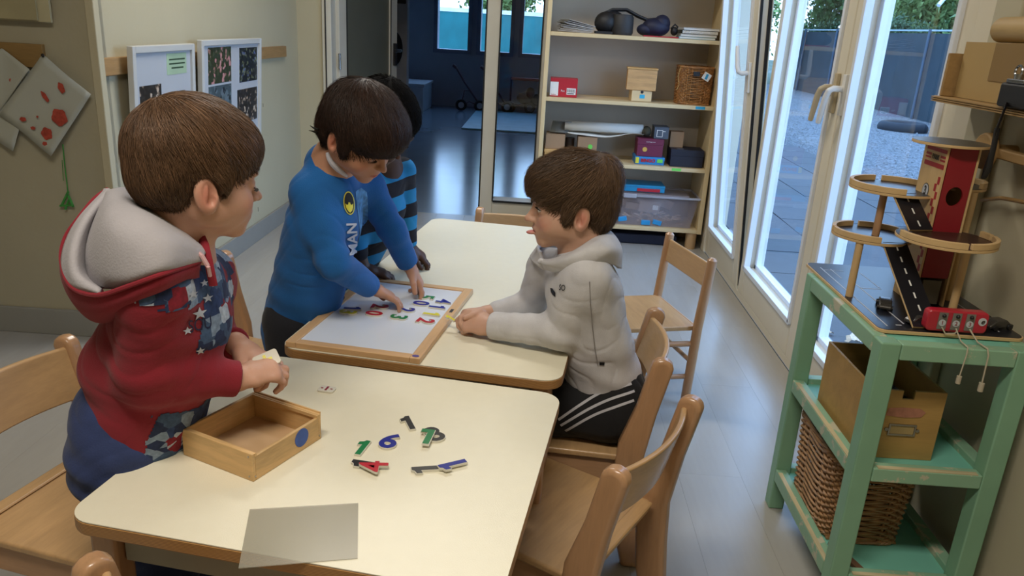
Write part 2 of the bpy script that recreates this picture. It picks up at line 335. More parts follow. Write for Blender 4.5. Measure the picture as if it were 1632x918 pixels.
# ================================================================ OUTSIDE
ext_kerb = mat('concrete', h('8d949d'), rough=.9, var=.1)
st = struct('ground_terrace', B(1.18, 3.4, -1, 26, -.2, -.075), mat('tile_joint', h('1c2026'), rough=.95), label='terrace of dark rubber tiles')
tile_m = mat('rubber_tile', h('2e353c'), rough=.55, var=.2, vs=9, bump=.5, bs=90, rnd=.12)
tmesh = B(-.247, .247, -.247, .247, -.03, 0).mesh('tile'); tmesh.materials.append(tile_m)
for i in range(4):
    for j in range(32):
        o = bpy.data.objects.new('tile', tmesh); C.objects.link(o); o.parent = st
        o.location = (1.66+i*.5, 1.2+j*.5, -.05+RNG.uniform(-.002, .002)); o.rotation_euler = (0, 0, RNG.uniform(-.006, .006))
struct('trim_4', B(1.18, 1.40, -1, 5.4, -.2, -.03), ext_kerb, label='concrete threshold outside the doors')
gr = MB()
NX, NY = 50, 90
gv = [(3.4+ (30-3.4)*i/NX, -2+52*j/NY, -.075+.02*random.random()) for j in range(NY+1) for i in range(NX+1)]
gr.add(gv, [(j*(NX+1)+i, j*(NX+1)+i+1, (j+1)*(NX+1)+i+1, (j+1)*(NX+1)+i) for j in range(NY) for i in range(NX)])
gravel_m = mat('grey_gravel', h('6c6e70'), rough=.95, var=.75, vs=38, bump=1.0, bs=60)
struct('ground_gravel', gr, gravel_m, label='grey gravel yard')
struct('ground_lawn', MB().bb(-30, 30, 26, 60, -.3, -.06).bb(-30, 1.18, 12.75, 26, -.3, -.06), mat('dull_grass', h('3d4a33'), rough=.95, var=.4, vs=20))
stn = MB()
for i in range(9000):
    q = RNG.random()**1.6; x = 3.42+q*4.0; y = 3.5+RNG.random()*17; s = RNG.uniform(.008, .022)
    vs = [(x+s*RNG.uniform(.6, 1), y, -.06), (x, y+s*RNG.uniform(.6, 1), -.06), (x-s, y, -.06), (x, y-s, -.06), (x+RNG.uniform(-.3, .3)*s, y, -.06+s*RNG.uniform(.4, 1))]
    stn.add(vs, [(0, 1, 4), (1, 2, 4), (2, 3, 4), (3, 0, 4)])
tag(obj('gravel', stn, mat('gravel_stone', h('7b7c7b'), rough=.9, var=.6, vs=30), smooth=False), 'loose grey gravel stones in the yard', 'gravel', kind='stuff')
# fence with dark netting along the yard
fe = empty('garden_fence', 'dark netted fence with pale top rail beyond the gravel yard', 'fence', (7.4, 15, 0))
net = mat('dark_netting', h('26353d'), rough=.8, var=.18, vs=3, bump=.4, bs=200)
obj('netting', B(-.01, .01, -9, 11, -.05, 1.56), net, fe)
obj('top_rail', B(-.02, .02, -9, 11, 1.60, 1.63), mat('galvanised', h('9db0b8'), rough=.5), fe)
for j in range(9): obj('post', MB().cyl((-.03, -9+2.5*j, -.1), (-.03, -9+2.5*j, 1.64), .03), mat('post_paint', h('3c5163'), rough=.6), fe)
fb = empty('garden_fence', 'teal netted fence seen through the far room windows', 'fence', (0, 21, 0))
obj('netting', B(-12, 5, -.01, .01, -.05, 1.52), mat('teal_netting', h('1f6f72'), rough=.8, var=.25, vs=1.5), fb)
obj('top_rail', B(-12, 5, -.03, .03, 1.52, 1.62), mat('white_rail', h('e8eef2'), rough=.6), fb)
for j in range(8): obj('post', MB().cyl((-11.5+2.3*j, .04, -.1), (-11.5+2.3*j, .04, 1.62), .035), mat('post_paint', h('3c5163'), rough=.6), fb)
# half-buried tyre
tag(obj('tyre', MB().torus((6.15, 13.6, -.02), .30, .10, 40, 12), mat('tyre_rubber', h('1f252d'), rough=.8, bump=.5, bs=60)), 'black rubber tyre lying on the gravel before the fence', 'tyre')
# the house beyond the fence with pale lap siding
hs_ = empty('building', 'pale clad building rising behind the fence', 'building', (9.2, 14.5, 0))
side_m = mat('pale_siding', h('cfd6e4'), rough=.7, var=.03)
obj('wall', B(.03, 4, -3.6, 1.75, -.1, 4.9), side_m, hs_)
for k in range(44):
    o = obj('board', MB().prism([(0, 0), (.028, 0), (.012, .11), (0, .11)], -3.6, 1.75, M4((.03, 0, .9+k*.09), Matrix(((-1, 0, 0), (0, 0, 1), (0, 1, 0))))), side_m, hs_) if k == 0 else None
    if k == 0: b0 = o
    else:
        o = b0.copy(); C.objects.link(o); o.parent = hs_; o.location = (0, 0, k*.09)
tag(obj('downpipe', MB().tube([(8.1, 16.9, 2.55), (7.7, 16.6, 2.1)], .04), mat('white_pipe', h('e6eefc'), rough=.4)), 'short white pipe sticking out before the trees', 'pipe')
# trees
leaf_m = [mat('leaf_green_%d' % i, h(c), rough=.6, var=.5, vs=4) for i, c in enumerate(('5d7a45', '7d9455', '45613c'))]
bark = mat('bark', h('4a4036'), rough=.9, var=.3, vs=20, bump=.6, bs=40)
def crown(seed, n, rx, rz):
    r = np.random.default_rng(seed); mb = MB(); cl = [(np.clip(r.normal(0, rx*.5, 3), -rx, rx)*np.array([1, 1, rz/rx])) for _ in range(26)]
    for i in range(n):
        c = cl[r.integers(26)] + r.normal(0, rx*.19, 3); s = r.uniform(.07, .14); a = Vector(r.normal(0, 1, 3)).normalized(); b = a.orthogonal().normalized()
        c = Vector(c); t = a.cross(b); mb.add([c-a*s, c+b*s*.45, c+a*s, c-b*s*.45+t*s*.2], [(0, 1, 2, 3)])
    return mb
crowns = [crown(i, 8500, 1.5, 1.9) for i in range(3)]; cm = [c.mesh('foliage') for c in crowns]
spots = [(10.2, 18.6), (10.2, 22.0), (10.2, 25.4), (10.4, 28.9), (13.6, 20.2), (13.6, 23.7), (13.6, 27.2), (-1.4, 24.2), (-4.9, 24.2), (2.1, 24.2), (5.6, 24.4), (-8.4, 24.2)]
tl = ['loose green tree right behind the fence next to the pale building', 'green tree behind the fence, second from the building', 'green tree behind the fence, third from the building']
for i, (x, y) in enumerate(spots):
    behind_far = x < 6
    t = empty('tree', tl[i] if i < 3 else ('leafy tree behind the teal fence beyond the far windows' if behind_far else 'leafy tree in the row far behind the dark fence'), 'tree', (x, y, 0), RNG.uniform(0, 6), 'trees beyond the teal fence' if behind_far else ('trees behind the dark fence' if i >= 3 else None))
    obj('trunk', MB().tube([(0, 0, -.1), (.05, .02, 1.2), (0, .1, 2.4), (.2, 0, 3.6)], [.16, .13, .1, .04], 9), bark, t)
    f = bpy.data.objects.new('foliage', cm[i % 3] if i >= 3 else cm[i]); C.objects.link(f); f.parent = t; f.location = (0, 0, 2.3 if behind_far else 2.9); f['kind'] = 'stuff'
    s = RNG.uniform(.74, .80)*(1 if behind_far else 1.25); f.scale = (s, s, s*(1.0 if behind_far else 1.25))
for i in range(3): cm[i].materials.append(leaf_m[i])
# bush belt low behind the fence
for i in range(6):
    b_ = empty('bush', 'dense green bush behind the dark fence', 'bush', (8.75, 18.0+i*2.1, 0), i, 'bushes behind the dark fence')
    f = bpy.data.objects.new('foliage', cm[(i+1) % 3]); C.objects.link(f); f.parent = b_; f.location = (0, 0, .95); f.scale = (.36, .42, .42); f['kind'] = 'stuff'
    obj('stem', MB().cyl((0, 0, -.1), (0, 0, 1), .05, .03), bark, b_)
# fallen leaves on the threshold
lm = mat('dry_leaf', h('c9b49a'), rough=.8, var=.25, vs=60)
for i in range(26):
    y = RNG.uniform(2.6, 3.75) if i < 20 else RNG.uniform(3.6, 4.6); x = RNG.uniform(1.22, 1.42)+ (0 if i % 3 else RNG.uniform(0, .25)); s = RNG.uniform(.025, .055); mb = MB()
    n_ = 9; out = []
    for k in range(n_*2):
        a = PI*k/n_; rr = s*(1 if k % 2 == 0 else .62)*(1.25 if k < 3 or k > 14 else 1); out.append((rr*math.cos(a), rr*math.sin(a)*.75, s*.3*math.sin(a*2+i)))
    vs = [(0, 0, 0)]+out; mb.add(vs, [(0, 1+k, 1+(k+1) % (n_*2)) for k in range(n_*2)]).add([(v[0], v[1], v[2]-.0008) for v in vs], [(0, 1+(k+1) % (n_*2), 1+k) for k in range(n_*2)])
    o = tag(obj('fallen_leaf', mb, lm), 'curled dry leaf lying outside the glass doors', 'leaf', 'dry leaves outside the doors'); o.location = (x, y, -.012 if x < 1.40 else -.036); o.rotation_euler = (RNG.uniform(-.2, .2), RNG.uniform(-.2, .2), RNG.uniform(0, 6))
# ================================================================ LEFT WALL
rail = tag(obj('wall_rail', B(-1.59, -1.567, 2.80, 4.85, 1.0, 1.062), wood('old_rail', h('a07d50'), 'y', rough=.6), bevel=.002), 'light wooden batten along the left wall holding the photo frames', 'rail')
def photo_mat(name, base, c2, c3, sc):
    m, nt, b, out = newmat(name); N = nt.nodes.new; L = nt.links.new
    tc = N('ShaderNodeTexCoord'); v = N('ShaderNodeTexVoronoi'); v.inputs['Scale'].default_value = sc; L(tc.outputs['Object'], v.inputs['Vector'])
    n = N('ShaderNodeTexNoise'); n.inputs['Scale'].default_value = sc*.35; L(tc.outputs['Object'], n.inputs['Vector'])
    sx = N('ShaderNodeSeparateColor'); L(v.outputs['Color'], sx.inputs[0]); mt = N('ShaderNodeMath'); mt.operation = 'MULTIPLY'; L(sx.outputs[0], mt.inputs[0]); L(n.outputs[0], mt.inputs[1])
    r = N('ShaderNodeValToRGB'); r.color_ramp.interpolation = 'CONSTANT'; e = r.color_ramp.elements
    e[0].color = (*base, 1); e[1].position = .33; e[1].color = (*mul(base, 1.7), 1); q = e.new(.42); q.color = (*c2, 1); q = e.new(.5); q.color = (*c3, 1)
    L(mt.outputs[0], r.inputs[0]); L(r.outputs[0], b.inputs['Base Color']); b.inputs['Roughness'].default_value = .3; return m
fr_white = mat('white_frame', h('c9cac8'), rough=.35, var=.02); paper_m = mat('backing_paper', h('b7bcc4'), rough=.6, var=.02)
pm = [photo_mat('photo_crowd', h('2e2a26'), h('8c7b6c'), h('c9b8a6'), 70), photo_mat('photo_field', h('39402c'), h('a0766c'), h('c98f90'), 60), photo_mat('photo_night', h('1f2326'), h('7f8660'), h('55618a'), 75), photo_mat('photo_grey', h('4c5a60'), h('6d7c86'), h('2a2f33'), 40)]
def picture(name, y0, y1, z0, z1, label, photos, plate=None):
    t = empty(name, label, 'picture frame', (-1.575, y0, z0)); t.rotation_euler = (0, R(3.0), 0)
    w_, hh = y1-y0, z1-z0; F = .026
    obj('frame', MB().bb(0, .024, 0, F, 0, hh).bb(0, .024, w_-F, w_, 0, hh).bb(0, .024, F, w_-F, 0, F).bb(0, .024, F, w_-F, hh-F, hh), fr_white, t, bevel=.003)
    bk = obj('backing', B(.002, .012, F-.004, w_-F+.004, F-.004, hh-F+.004), paper_m, t)
    for i, (a, b_, c, d) in enumerate(photos): obj('photograph', B(.012, .0132, a, b_, hh-d, hh-c), pm[(i+(0 if y0 < 3.3 else 1)) % 4], t)
    if plate:
        a, b_, c, d = plate; pl = obj('caption', B(.012, .013, a, b_, hh-d, hh-c), mat('pale_green_paper', h('a9c3a4'), rough=.7), t)
        obj('writing', MB().bb(.013, .0134, a+.02, b_-.015, hh-c-.028, hh-c-.022).bb(.013, .0134, a+.02, b_-.015, hh-c-.045, hh-c-.039).bb(.013, .0134, a+.04, b_-.03, hh-c-.062, hh-c-.056), mat('dark_green_ink', h('2f4a33'), rough=.8), pl)
    return t
picture('picture_frame', 2.92, 3.455, .45, 1.105, 'white framed photo collage with a green caption, left of the two on the rail', [(.06, .235, .15, .37), (.275, .45, .19, .40), (.06, .235, .40, .60)], (.29, .47, .035, .12))
picture('picture_frame', 3.53, 4.29, .48, 1.118, 'white framed photo collage, right of the two on the rail', [(.09, .36, .035, .20), (.47, .72, .045, .215), (.09, .36, .21, .36), (.44, .72, .25, .42)])
obj_m = mat('pencil_mark', h('6c6a60'), rough=.9)
tag(obj('crack', MB().bb(-1.591, -1.5885, 4.38, 4.383, .74, .76).bb(-1.591, -1.5885, 4.46, 4.463, .735, .755).bb(-1.591, -1.5885, 4.3, 4.302, .16, .185), obj_m), kind='structure').name = 'wall_left_marks'

# corner wall: batten, pinned drawings, board
tag(obj('pin_batten', B(-2.6, -1.752, 2.752, 2.77, 1.020, 1.10), wood('old_pine', h('8d6f40'), 'x', rough=.6), bevel=.002), 'short wooden batten with drawings pinned to it on the corner wall', 'rail')
pap = mat('drawing_paper', h('aeb0a6'), rough=.8, var=.03, bump=.2, bs=30)
redc = mat('red_crayon', h('a84434'), rough=.9, var=.25, vs=90); grc = mat('green_crayon', h('3f8a3c'), rough=.9, var=.3, vs=60)
def sheet(name, label, corners, y, marks, parent_tag=True):
    cs = [Vector(c) for c in corners]; n = 10; mb = MB(); vs = []
    for j in range(n+1):
        for i in range(n+1):
            u, v = i/n, j/n; p = cs[0]*(1-u)*(1-v)+cs[1]*u*(1-v)+cs[2]*u*v+cs[3]*(1-u)*v
            p = p + Vector((0, -.012*(u*v)**1.5-.006*math.sin(3*u+2*v)**2, 0)); vs.append(p)
    fs = [(j*(n+1)+i, j*(n+1)+i+1, (j+1)*(n+1)+i+1, (j+1)*(n+1)+i) for j in range(n) for i in range(n)]
    mb.add(vs, fs); o = obj(name, mb, pap); s = o.modifiers.new('thick', 'SOLIDIFY'); s.thickness = .0006
    tag(o, label, 'drawing')
    for (x_, z_, rx, rz, rot) in marks:
        m2 = MB(); k_ = 18; pts = []
        for k in range(k_):
            a = 2*PI*k/k_; q = 1+.10*math.sin(5*a+x_*90); ux, uz = rx*q*math.cos(a), rz*q*math.sin(a)
            X_, Z_ = x_+ux*math.cos(rot)-uz*math.sin(rot), z_+ux*math.sin(rot)+uz*math.cos(rot); pts.append((X_, y-.020, Z_))
        m2.add(pts+[(p[0], p[1]+.0006, p[2]) for p in pts], [tuple(range(k_)), tuple(reversed(range(k_, 2*k_)))])
        obj('crayon_blob', m2, redc, o)
    return o
def mk(p, rx, rz, rot=0): return (p[0], p[2], rx, rz, rot)
sheet('drawing', 'child\'s drawing partly hidden, leftmost sheet pinned to the batten', [(-1.9738, 2.7480, 1.0370), (-1.8930, 2.7480, 1.0794), (-1.7926, 2.7480, 1.0196), (-1.9075, 2.7480, 0.7109)][:1]+[(-1.8930, 2.7480, 1.0794), (-1.7932, 2.7480, 1.0154), (-1.9958, 2.7480, 0.7960)], 2.762, [])
sheet('drawing', 'child\'s drawing with one red shape, sheet behind the tilted one', [(-1.8916, 2.7520, 1.0773), (-1.7915, 2.7520, 0.9982), (-1.8991, 2.7520, 0.7222), (-2.0816, 2.7520, 0.8240)], 2.762, [mk((-1.8651, 2.7450, 0.9729), .016, .007)])
sheet('drawing', 'tilted white sheet with red crayon strawberries, rightmost on the batten', [(-1.7460, 2.7420, 1.0690), (-1.5905, 2.7420, 0.9416), (-1.7546, 2.7420, 0.7144), (-1.9324, 2.7420, 0.8494)], 2.748,
      [mk((-1.7075, 2.7300, 0.8553), .028, .030), mk((-1.7614, 2.7300, 0.7945), .020, .022), mk((-1.6869, 2.7300, 0.9584), .011, .019, .3), mk((-1.7499, 2.7300, 0.9246), .008, .021, .55), mk((-1.8414, 2.7300, 0.8407), .012, .008), mk((-1.8092, 2.7300, 0.8116), .009, .006), mk((-1.7734, 2.7300, 0.7580), .009, .008), mk((-1.7873, 2.7300, 0.8527), .004, .004)])
tag(obj('thumbtack', MB().ell((-1.7421, 2.7350, 1.0652), (.006, .004, .006), 10, 6), black_m), 'dark thumbtack holding the tilted strawberry drawing', 'pin')
st_ = MB(); pts = [(-1.7246, 2.7550, 0.7552), (-1.7273, 2.7550, 0.6819), (-1.7281, 2.7550, 0.6051), (-1.7296, 2.7550, 0.5579)]; st_.tube(pts, .0022, 6); st_.tube([(-1.7346, 2.7550, 0.6975), (-1.7401, 2.7550, 0.6208)], .0012, 5)
for a, b_ in (((109, 305), (98, 330)), ((109, 312), (117, 330)), ((110, 318), (104, 334)), ((100, 322), (96, 330)), ((106, 298), (111, 318)), ((112, 326), (100, 332))):
    pass
for p, q in (((-1.7252, 2.7530, 0.5822), (-1.7587, 2.7530, 0.5256)), ((-1.7274, 2.7530, 0.5656), (-1.7139, 2.7530, 0.5237)), ((-1.7269, 2.7530, 0.5514), (-1.7463, 2.7530, 0.5121)), ((-1.7130, 2.7530, 0.5309), (-1.7659, 2.7530, 0.5251))):
    st_.tube([p, q], .0045, 6, flat=.4)
tag(obj('green_streamer', st_, grc), 'thin green paper streamer hanging below the strawberry drawing', 'decoration')
bd = empty('notice_board', 'beige card board hanging at the top of the corner wall', 'board', (-2.2, 2.74, 1.3))
obj('card', B(-.6, .46, -.012, -.004, -.120, .5), mat('beige_card', h('a39a78'), rough=.7), bd); obj('backing_card', B(-.6, .50, -.001, .01, -.125, .5), mat('cream_card', h('b8b090'), rough=.7), bd)

# ================================================================ FAR ROOM THINGS
lt_m = mat('pale_cabinet', h('b4bcc4'), rough=.4)
cb = empty('storage_bench', 'low pale storage bench against the far left of the far room', 'bench', (-2.2, 11.7, 0))
obj('body', B(-.5, .50, -.4, .5, 0, .36), lt_m, cb, bevel=.01); obj('lid', B(-.52, .52, -.42, .52, .36, .40), lt_m, cb, bevel=.008)
cb = empty('storage_bench', 'smaller grey storage bench standing in front of the pale one', 'bench', (-2.35, 10.6, 0))
obj('body', B(-.5, .45, -.3, .4, 0, .40), mat('grey_cabinet', h('8c96a2'), rough=.4), cb, bevel=.01); obj('lid', B(-.52, .47, -.32, .42, .40, .43), lt_m, cb, bevel=.008)
tag(obj('play_mat', B(-.98, .30, 9.75, 11.95, 0, .018), mat('light_blue_mat', h('6fa3b5'), rough=.5), bevel=.004), 'pale blue play mat lying on the far room floor', 'mat')
dk = mat('dark_red_metal', h('5a4650'), rough=.5); tyre_m = mat('toy_tyre', h('17181c'), rough=.7); hub_m = mat('white_hub', h('b9bec6'), rough=.5)
def stroller(x, y, label):
    t = empty('doll_stroller', label, 'toy', (x, y, 0), R(8))
    for dx in (-.02, .26):
        w_ = obj('wheel', MB().torus((dx, 0, .085), .062, .024, 24, 8, Matrix.Rotation(PI/2, 3, 'X')), tyre_m, t)
        obj('hub', MB().cyl((dx, -.018, .085), (dx, .018, .085), .045, n=18), hub_m, w_)
    obj('frame', MB().tube([(-.02, 0, .085), (.1, 0, .14), (.26, 0, .085)], .012).tube([(.26, 0, .1), (.02, 0, .42), (-.11, 0, .62)], .014).tube([(-.02, 0, .09), (.02, 0, .30), (.10, 0, .30)], .010), dk, t)
    obj('handle', MB().tube([(-.11, -.01, .62), (-.16, -.01, .66)], .022), dk, t)
stroller(-1.19, 11.9, 'dark doll stroller with white hubs, left one below the far windows')
stroller(-.78, 11.95, 'dark doll stroller with white hubs, beside the door post')
t = empty('toy_trolley', 'dark toy trolley with a red bar seen through the sidelight', 'toy', (-.2, 12.1, 0))
obj('bar', MB().tube([(-.28, 0, .50), (.42, 0, .50)], .022), mat('red_metal', h('b0403a'), rough=.4), t)
obj('frame', MB().tube([(-.28, 0, .10), (-.28, 0, .52)], .015).tube([(.42, 0, .10), (.42, 0, .52)], .015).tube([(-.28, 0, .12), (.42, 0, .12)], .015), dk, t)
for dx in (-.28, .02, .42):
    w_ = obj('wheel', MB().torus((dx, -.05, .085), .062, .024, 24, 8, Matrix.Rotation(PI/2, 3, 'X')), tyre_m, t); obj('hub', MB().cyl((dx, -.07, .085), (dx, -.03, .085), .042, n=18), mat('grey_hub', h('7d828a'), rough=.5), w_)
mb = MB()
for q in ((-.05, .05, .22, .14), (.12, .04, .2, .12), (.28, .03, .24, .10), (.02, 0, .3, .07)): mb.ell((q[0], q[1], q[2]), (q[3], .1, .09), 14, 8)
obj('stuffed_load', mb, mat('brown_plush', h('352c2e'), rough=.9), t)
tag(obj('wall_picture', B(-1.62, -1.385, 7.985, 8.0, 1.40, 1.75), black_m, bevel=.004), 'dark framed picture on the partition in the far room', 'picture')
t = tag(obj('hanging_bag', MB().ell((-1.50, 7.92, .98), (.10, .05, .17), 18, 12).tube([(-1.50, 7.94, 1.1), (-1.50, 7.97, 1.25)], .012), mat('black_cloth', h('15161c'), rough=.8)), 'black bag hanging on the partition beside the open door leaf', 'bag')
obj('label_patch', B(-1.475, -1.445, 7.862, 7.872, .95, 1.01), mat('white_patch', h('a9a9a9'), rough=.7), t)

# ================================================================ BOOKCASE
bc = empty('bookcase', 'tall pale wooden bookcase with open shelves in the back right corner', 'bookcase', (.52, 4.84, 0))
bw = wood('bookcase_ply', h('d6bf93'), 'x', rough=.45, var=.05); bwz = wood('bookcase_ply', h('d6bf93'), 'z', rough=.45, var=.05)
obj('side_panel', B(-.520, -.495, -.18, .2, .10, 2.0), bwz, bc, bevel=.002); obj('side_panel', B(.485, .512, -.18, .2, .10, 2.0), bwz, bc, bevel=.002)
obj('back_panel', B(-.495, .485, .185, .2, .10, 2.0), mat('bookcase_back', h('c4baac'), rough=.7, var=.03), bc)
for z in (.125, .50, .868, 1.235, 1.60, 1.98): obj('shelf', B(-.495, .485, -.18, .185, z-.022, z), bw, bc, bevel=.002)
for x in (-.46, .46):
    for y in (-.14, .15): obj('foot', MB().cyl((x, y, 0), (x, y, .103), .032, .034, 20), WL['z'], bc)
bl = mat('blue_tape', h('2fa4cc'), rough=.6); gn = mat('green_tape', h('6fd154'), rough=.6)
obj('tape_label', B(.38, .435, -.1815, -.18, .850, .866), bl, bc); obj('tape_label', B(.285, .34, -.1815, -.18, .482, .498), gn, bc)
def carton(name, label, x0, x1, y0, y1, z0, z1, m, rz=0, bev=.002, cat='box', lid=None, group=None):
    cx, cy = (x0+x1)/2, (y0+y1)/2; t = empty(name, label, cat, (cx, cy, z0), rz, group); w_, d_, hh = (x1-x0)/2, (y1-y0)/2, z1-z0
    if lid: obj('body', B(-w_+.002, w_-.002, -d_+.002, d_-.002, 0, hh-lid+.002), m, t, bevel=bev); obj('lid', B(-w_, w_, -d_, d_, hh-lid, hh), m, t, bevel=bev)
    else:
        k = .004
        obj('body', MB().bb(-w_, w_, -d_, -d_+k, 0, hh).bb(-w_, w_, d_-k, d_, 0, hh).bb(-w_, -w_+k, -d_+k, d_-k, 0, hh).bb(w_-k, w_, -d_+k, d_-k, 0, hh).bb(-w_+k, w_-k, -d_+k, d_-k, 0, k), m, t)
        obj('flap', B(-w_+.001, w_-.001, -d_+.001, d_-.001, hh-k*1.5, hh-.001), m, t)
    return t
S1, S2, S3, S4 = 1.2365, .8695, .5015, .1265
red_m = mat('red_card', h('b3202e'), rough=.45, var=.06); wht = mat('white_card', h('e2e2e0'), rough=.6, var=.02)
# second shelf
t = carton('product_box', 'red and white cardboard box at the left of the second shelf', .045, .205, 4.72, 4.86, S2, .975, red_m)
obj('white_side', B(-.0805, -.032, -.0715, -.0698, .006, .085), wht, t); obj('price_label', B(.018, .072, -.0715, -.0698, .015, .052), wht, t)
mb = MB()
for k in range(12): mb.bb(.022+k*.004, .022+k*.004+(.0012 if k % 3 else .0022), -.0722, -.0714, .028, .046)
mb.bb(.022, .062, -.0722, -.0714, .019, .023); obj('bar_lines', mb, black_m, t)
me = place(text_mesh('Fax', .012, .0006), M4((-.005, -.0718, .035), Matrix(((1,0,0),(0,0,-1),(0,1,0))))); link('lettering', me, t, mats=wht)
me = place(text_mesh('Italien', .009, .0006), M4((-.057, -.0718, .012), Matrix(((1,0,0),(0,0,-1),(0,1,0))))); link('lettering', me, t, mats=red_m)
t = empty('wooden_box', 'small light wooden box under the larger one on the second shelf', 'box', (.585, 4.78, S2), R(4))
obj('body', B(-.06, .06, -.05, .05, 0, .062), WS['x'], t, bevel=.002); obj('tape_label', B(-.012, .018, -.0515, -.05, .018, .040), bl, t); obj('finger_hole', MB().cyl((0, -.051, .054), (0, -.047, .054), .009, n=14), black_m, t)
t = empty('wooden_box', 'ribbed wooden box resting on top of the smaller one on the second shelf', 'box', (.583, 4.79, S2+.0635), R(-3))
obj('body', B(-.086, .086, -.065, .065, 0, .118), wood('ribbed_box', h('c39a68'), 'x', rough=.6, dens=60), t, bevel=.002); obj('lid', B(-.09, .09, -.068, .068, .1185, .128), WP['x'], t, bevel=.002)
wick = mat('wicker', h('a4713f'), rough=.5, var=.35, vs=45); wick_d = mat('dark_wicker', h('96704a'), rough=.5, var=.35, vs=45)
def wicker(name, label, cx, cy, z0, w_, d_, hh, taper, rows, m, rz=0, rim=.011, handles=False, dr=.0036):
    t = empty(name, label, 'basket', (cx, cy, z0), rz); ns = 34
    def pt(u, z, off):
        # rounded rectangle of growing size
        k = 1+taper*z/hh; a = 2*PI*u; ca, sa = math.cos(a), math.sin(a); e_ = .42
        return Vector(((w_/2*k+off)*math.copysign(abs(ca)**e_, ca), (d_/2*k+off)*math.copysign(abs(sa)**e_, sa), z))
    mb = MB(); npt = ns*3
    for r_ in range(rows):
        z = dr+(hh-rim-dr)*(r_+.5)/rows; pts = [pt((i+.5)/npt, z+.001*math.sin(i*1.7+r_), .0045*math.cos(PI*(i/3)+PI*r_)) for i in range(npt+1)]
        mb.tube(pts, dr*random.uniform(.85, 1.1), 5, cap=False)
    obj('weave', mb, m, t)['kind'] = 'stuff'
    mb = MB()
    for i in range(ns): mb.tube([pt((i*3+.5)/npt, 0, 0), pt((i*3+.5)/npt, hh*.5, 0), pt((i*3+.5)/npt, hh, 0)], .0032, 5)
    obj('stakes', mb, m, t)['kind'] = 'stuff'
    for zz in (hh-.004, .006):
        mb = MB()
        for q in range(3): mb.tube([pt((i+.5)/npt, zz+.004*math.sin(i*.9+q*2.09), .004*math.cos(i*.9+q*2.09)) for i in range(npt+1)], .0042, 5, cap=False)
        obj('rim' if zz > .01 else 'base_rim', mb, m, t)['kind'] = 'stuff'
    obj('bottom', B(-w_/2+.006, w_/2-.006, -d_/2+.006, d_/2-.006, 0, .005), m, t)
    return t
t = wicker('wicker_basket', 'square wicker basket with a white tag on the bookcase', .895, 4.80, S2, .185, .17, .215, .06, 21, wick)
obj('tag', MB().box((.05, -.118, .165), (.045, .002, .042), (0, .5, 0)), wht, t); obj('tag_figure', MB().box((.05, -.1195, .165), (.014, .001, .03), (0, .3, 0)), mat('blue_print', h('2f9bd0'), rough=.6), t)
obj('handle_hole', B(-.025, .012, -.106, -.101, .165, .19), black_m, t); obj('string', MB().tube([(-.1, -.09, .215), (-.112, -.1, .16), (-.10, -.1, .11), (-.112, -.1, .08)], .0015, 5), mat('straw_string', h('c9a86a'), rough=.8), t)
# top shelf
t = empty('paper_stack', 'loose stack of papers at the left end of the top shelf', 'papers', (.16, 4.80, S1))
for k in range(9): obj('sheet', MB().box((.01*(k % 3), 0, .004+k*.006), (.19-.004*k, .2, .003), (0, R(2+1.2*k), R(k*2))), mat('grey_paper', h('a8a39e'), rough=.7), t)
tag(obj('notebook', MB().box((.33, 4.74, S1+.008), (.10, .11, .014)), mat('black_cover', h('1a1a1d'), rough=.6), bevel=.002), 'small black notebook beside the bag on the top shelf', 'notebook')
bagm = mat('black_nylon', h('1b1a1c'), rough=.55, var=.2, vs=20, bump=.5, bs=80); navy = mat('navy_nylon', h('1a1d38'), rough=.6, var=.2, vs=20, bump=.5, bs=80)
t = empty('shoulder_bag', 'black padded shoulder bag with strap on the top shelf', 'bag', (.40, 4.80, S1))
t.scale = (1.15, 1.1, 1.15); obj('body', MB().ell((-.045, 0, .055), (.062, .06, .055), 20, 14).ell((-.02, .01, .06), (.075, .05, .055), 20, 14), bagm, t)
obj('drum', MB().lathe([(0, 0), (.05, 0), (.056, .012), (.054, .085), (.046, .098), (0, .10)], 28, M4((.035, -.02, 0))), mat('dark_grey_nylon', h('2f2e2f'), rough=.6, bump=.5, bs=90), t)
obj('strap', MB().tube([(-.095, 0, .04), (-.075, 0, .09), (-.02, 0, .118), (.05, 0, .122), (.11, 0, .095), (.16, 0, .078), (.21, 0, .085), (.245, 0, .10)], .011, 8, flat=.7), bagm, t)
t = empty('fabric_pouch', 'crumpled navy fabric pouch beside the black bag on the top shelf', 'bag', (.635, 4.79, S1)); t.scale = (1.1, 1.1, 1.25)
obj('body', MB().ell((0, 0, .042), (.075, .06, .042), 18, 12).ell((.03, 0, .06), (.045, .05, .04), 16, 10).ell((-.05, 0, .03), (.05, .05, .028), 16, 10), navy, t)
obj('toggle', MB().ell((.10, 0, .03), (.02, .02, .02)).tube([(.08, 0, .04), (.10, 0, .06), (.115, 0, .05), (.11, 0, .03)], .005, 6), bagm, t)
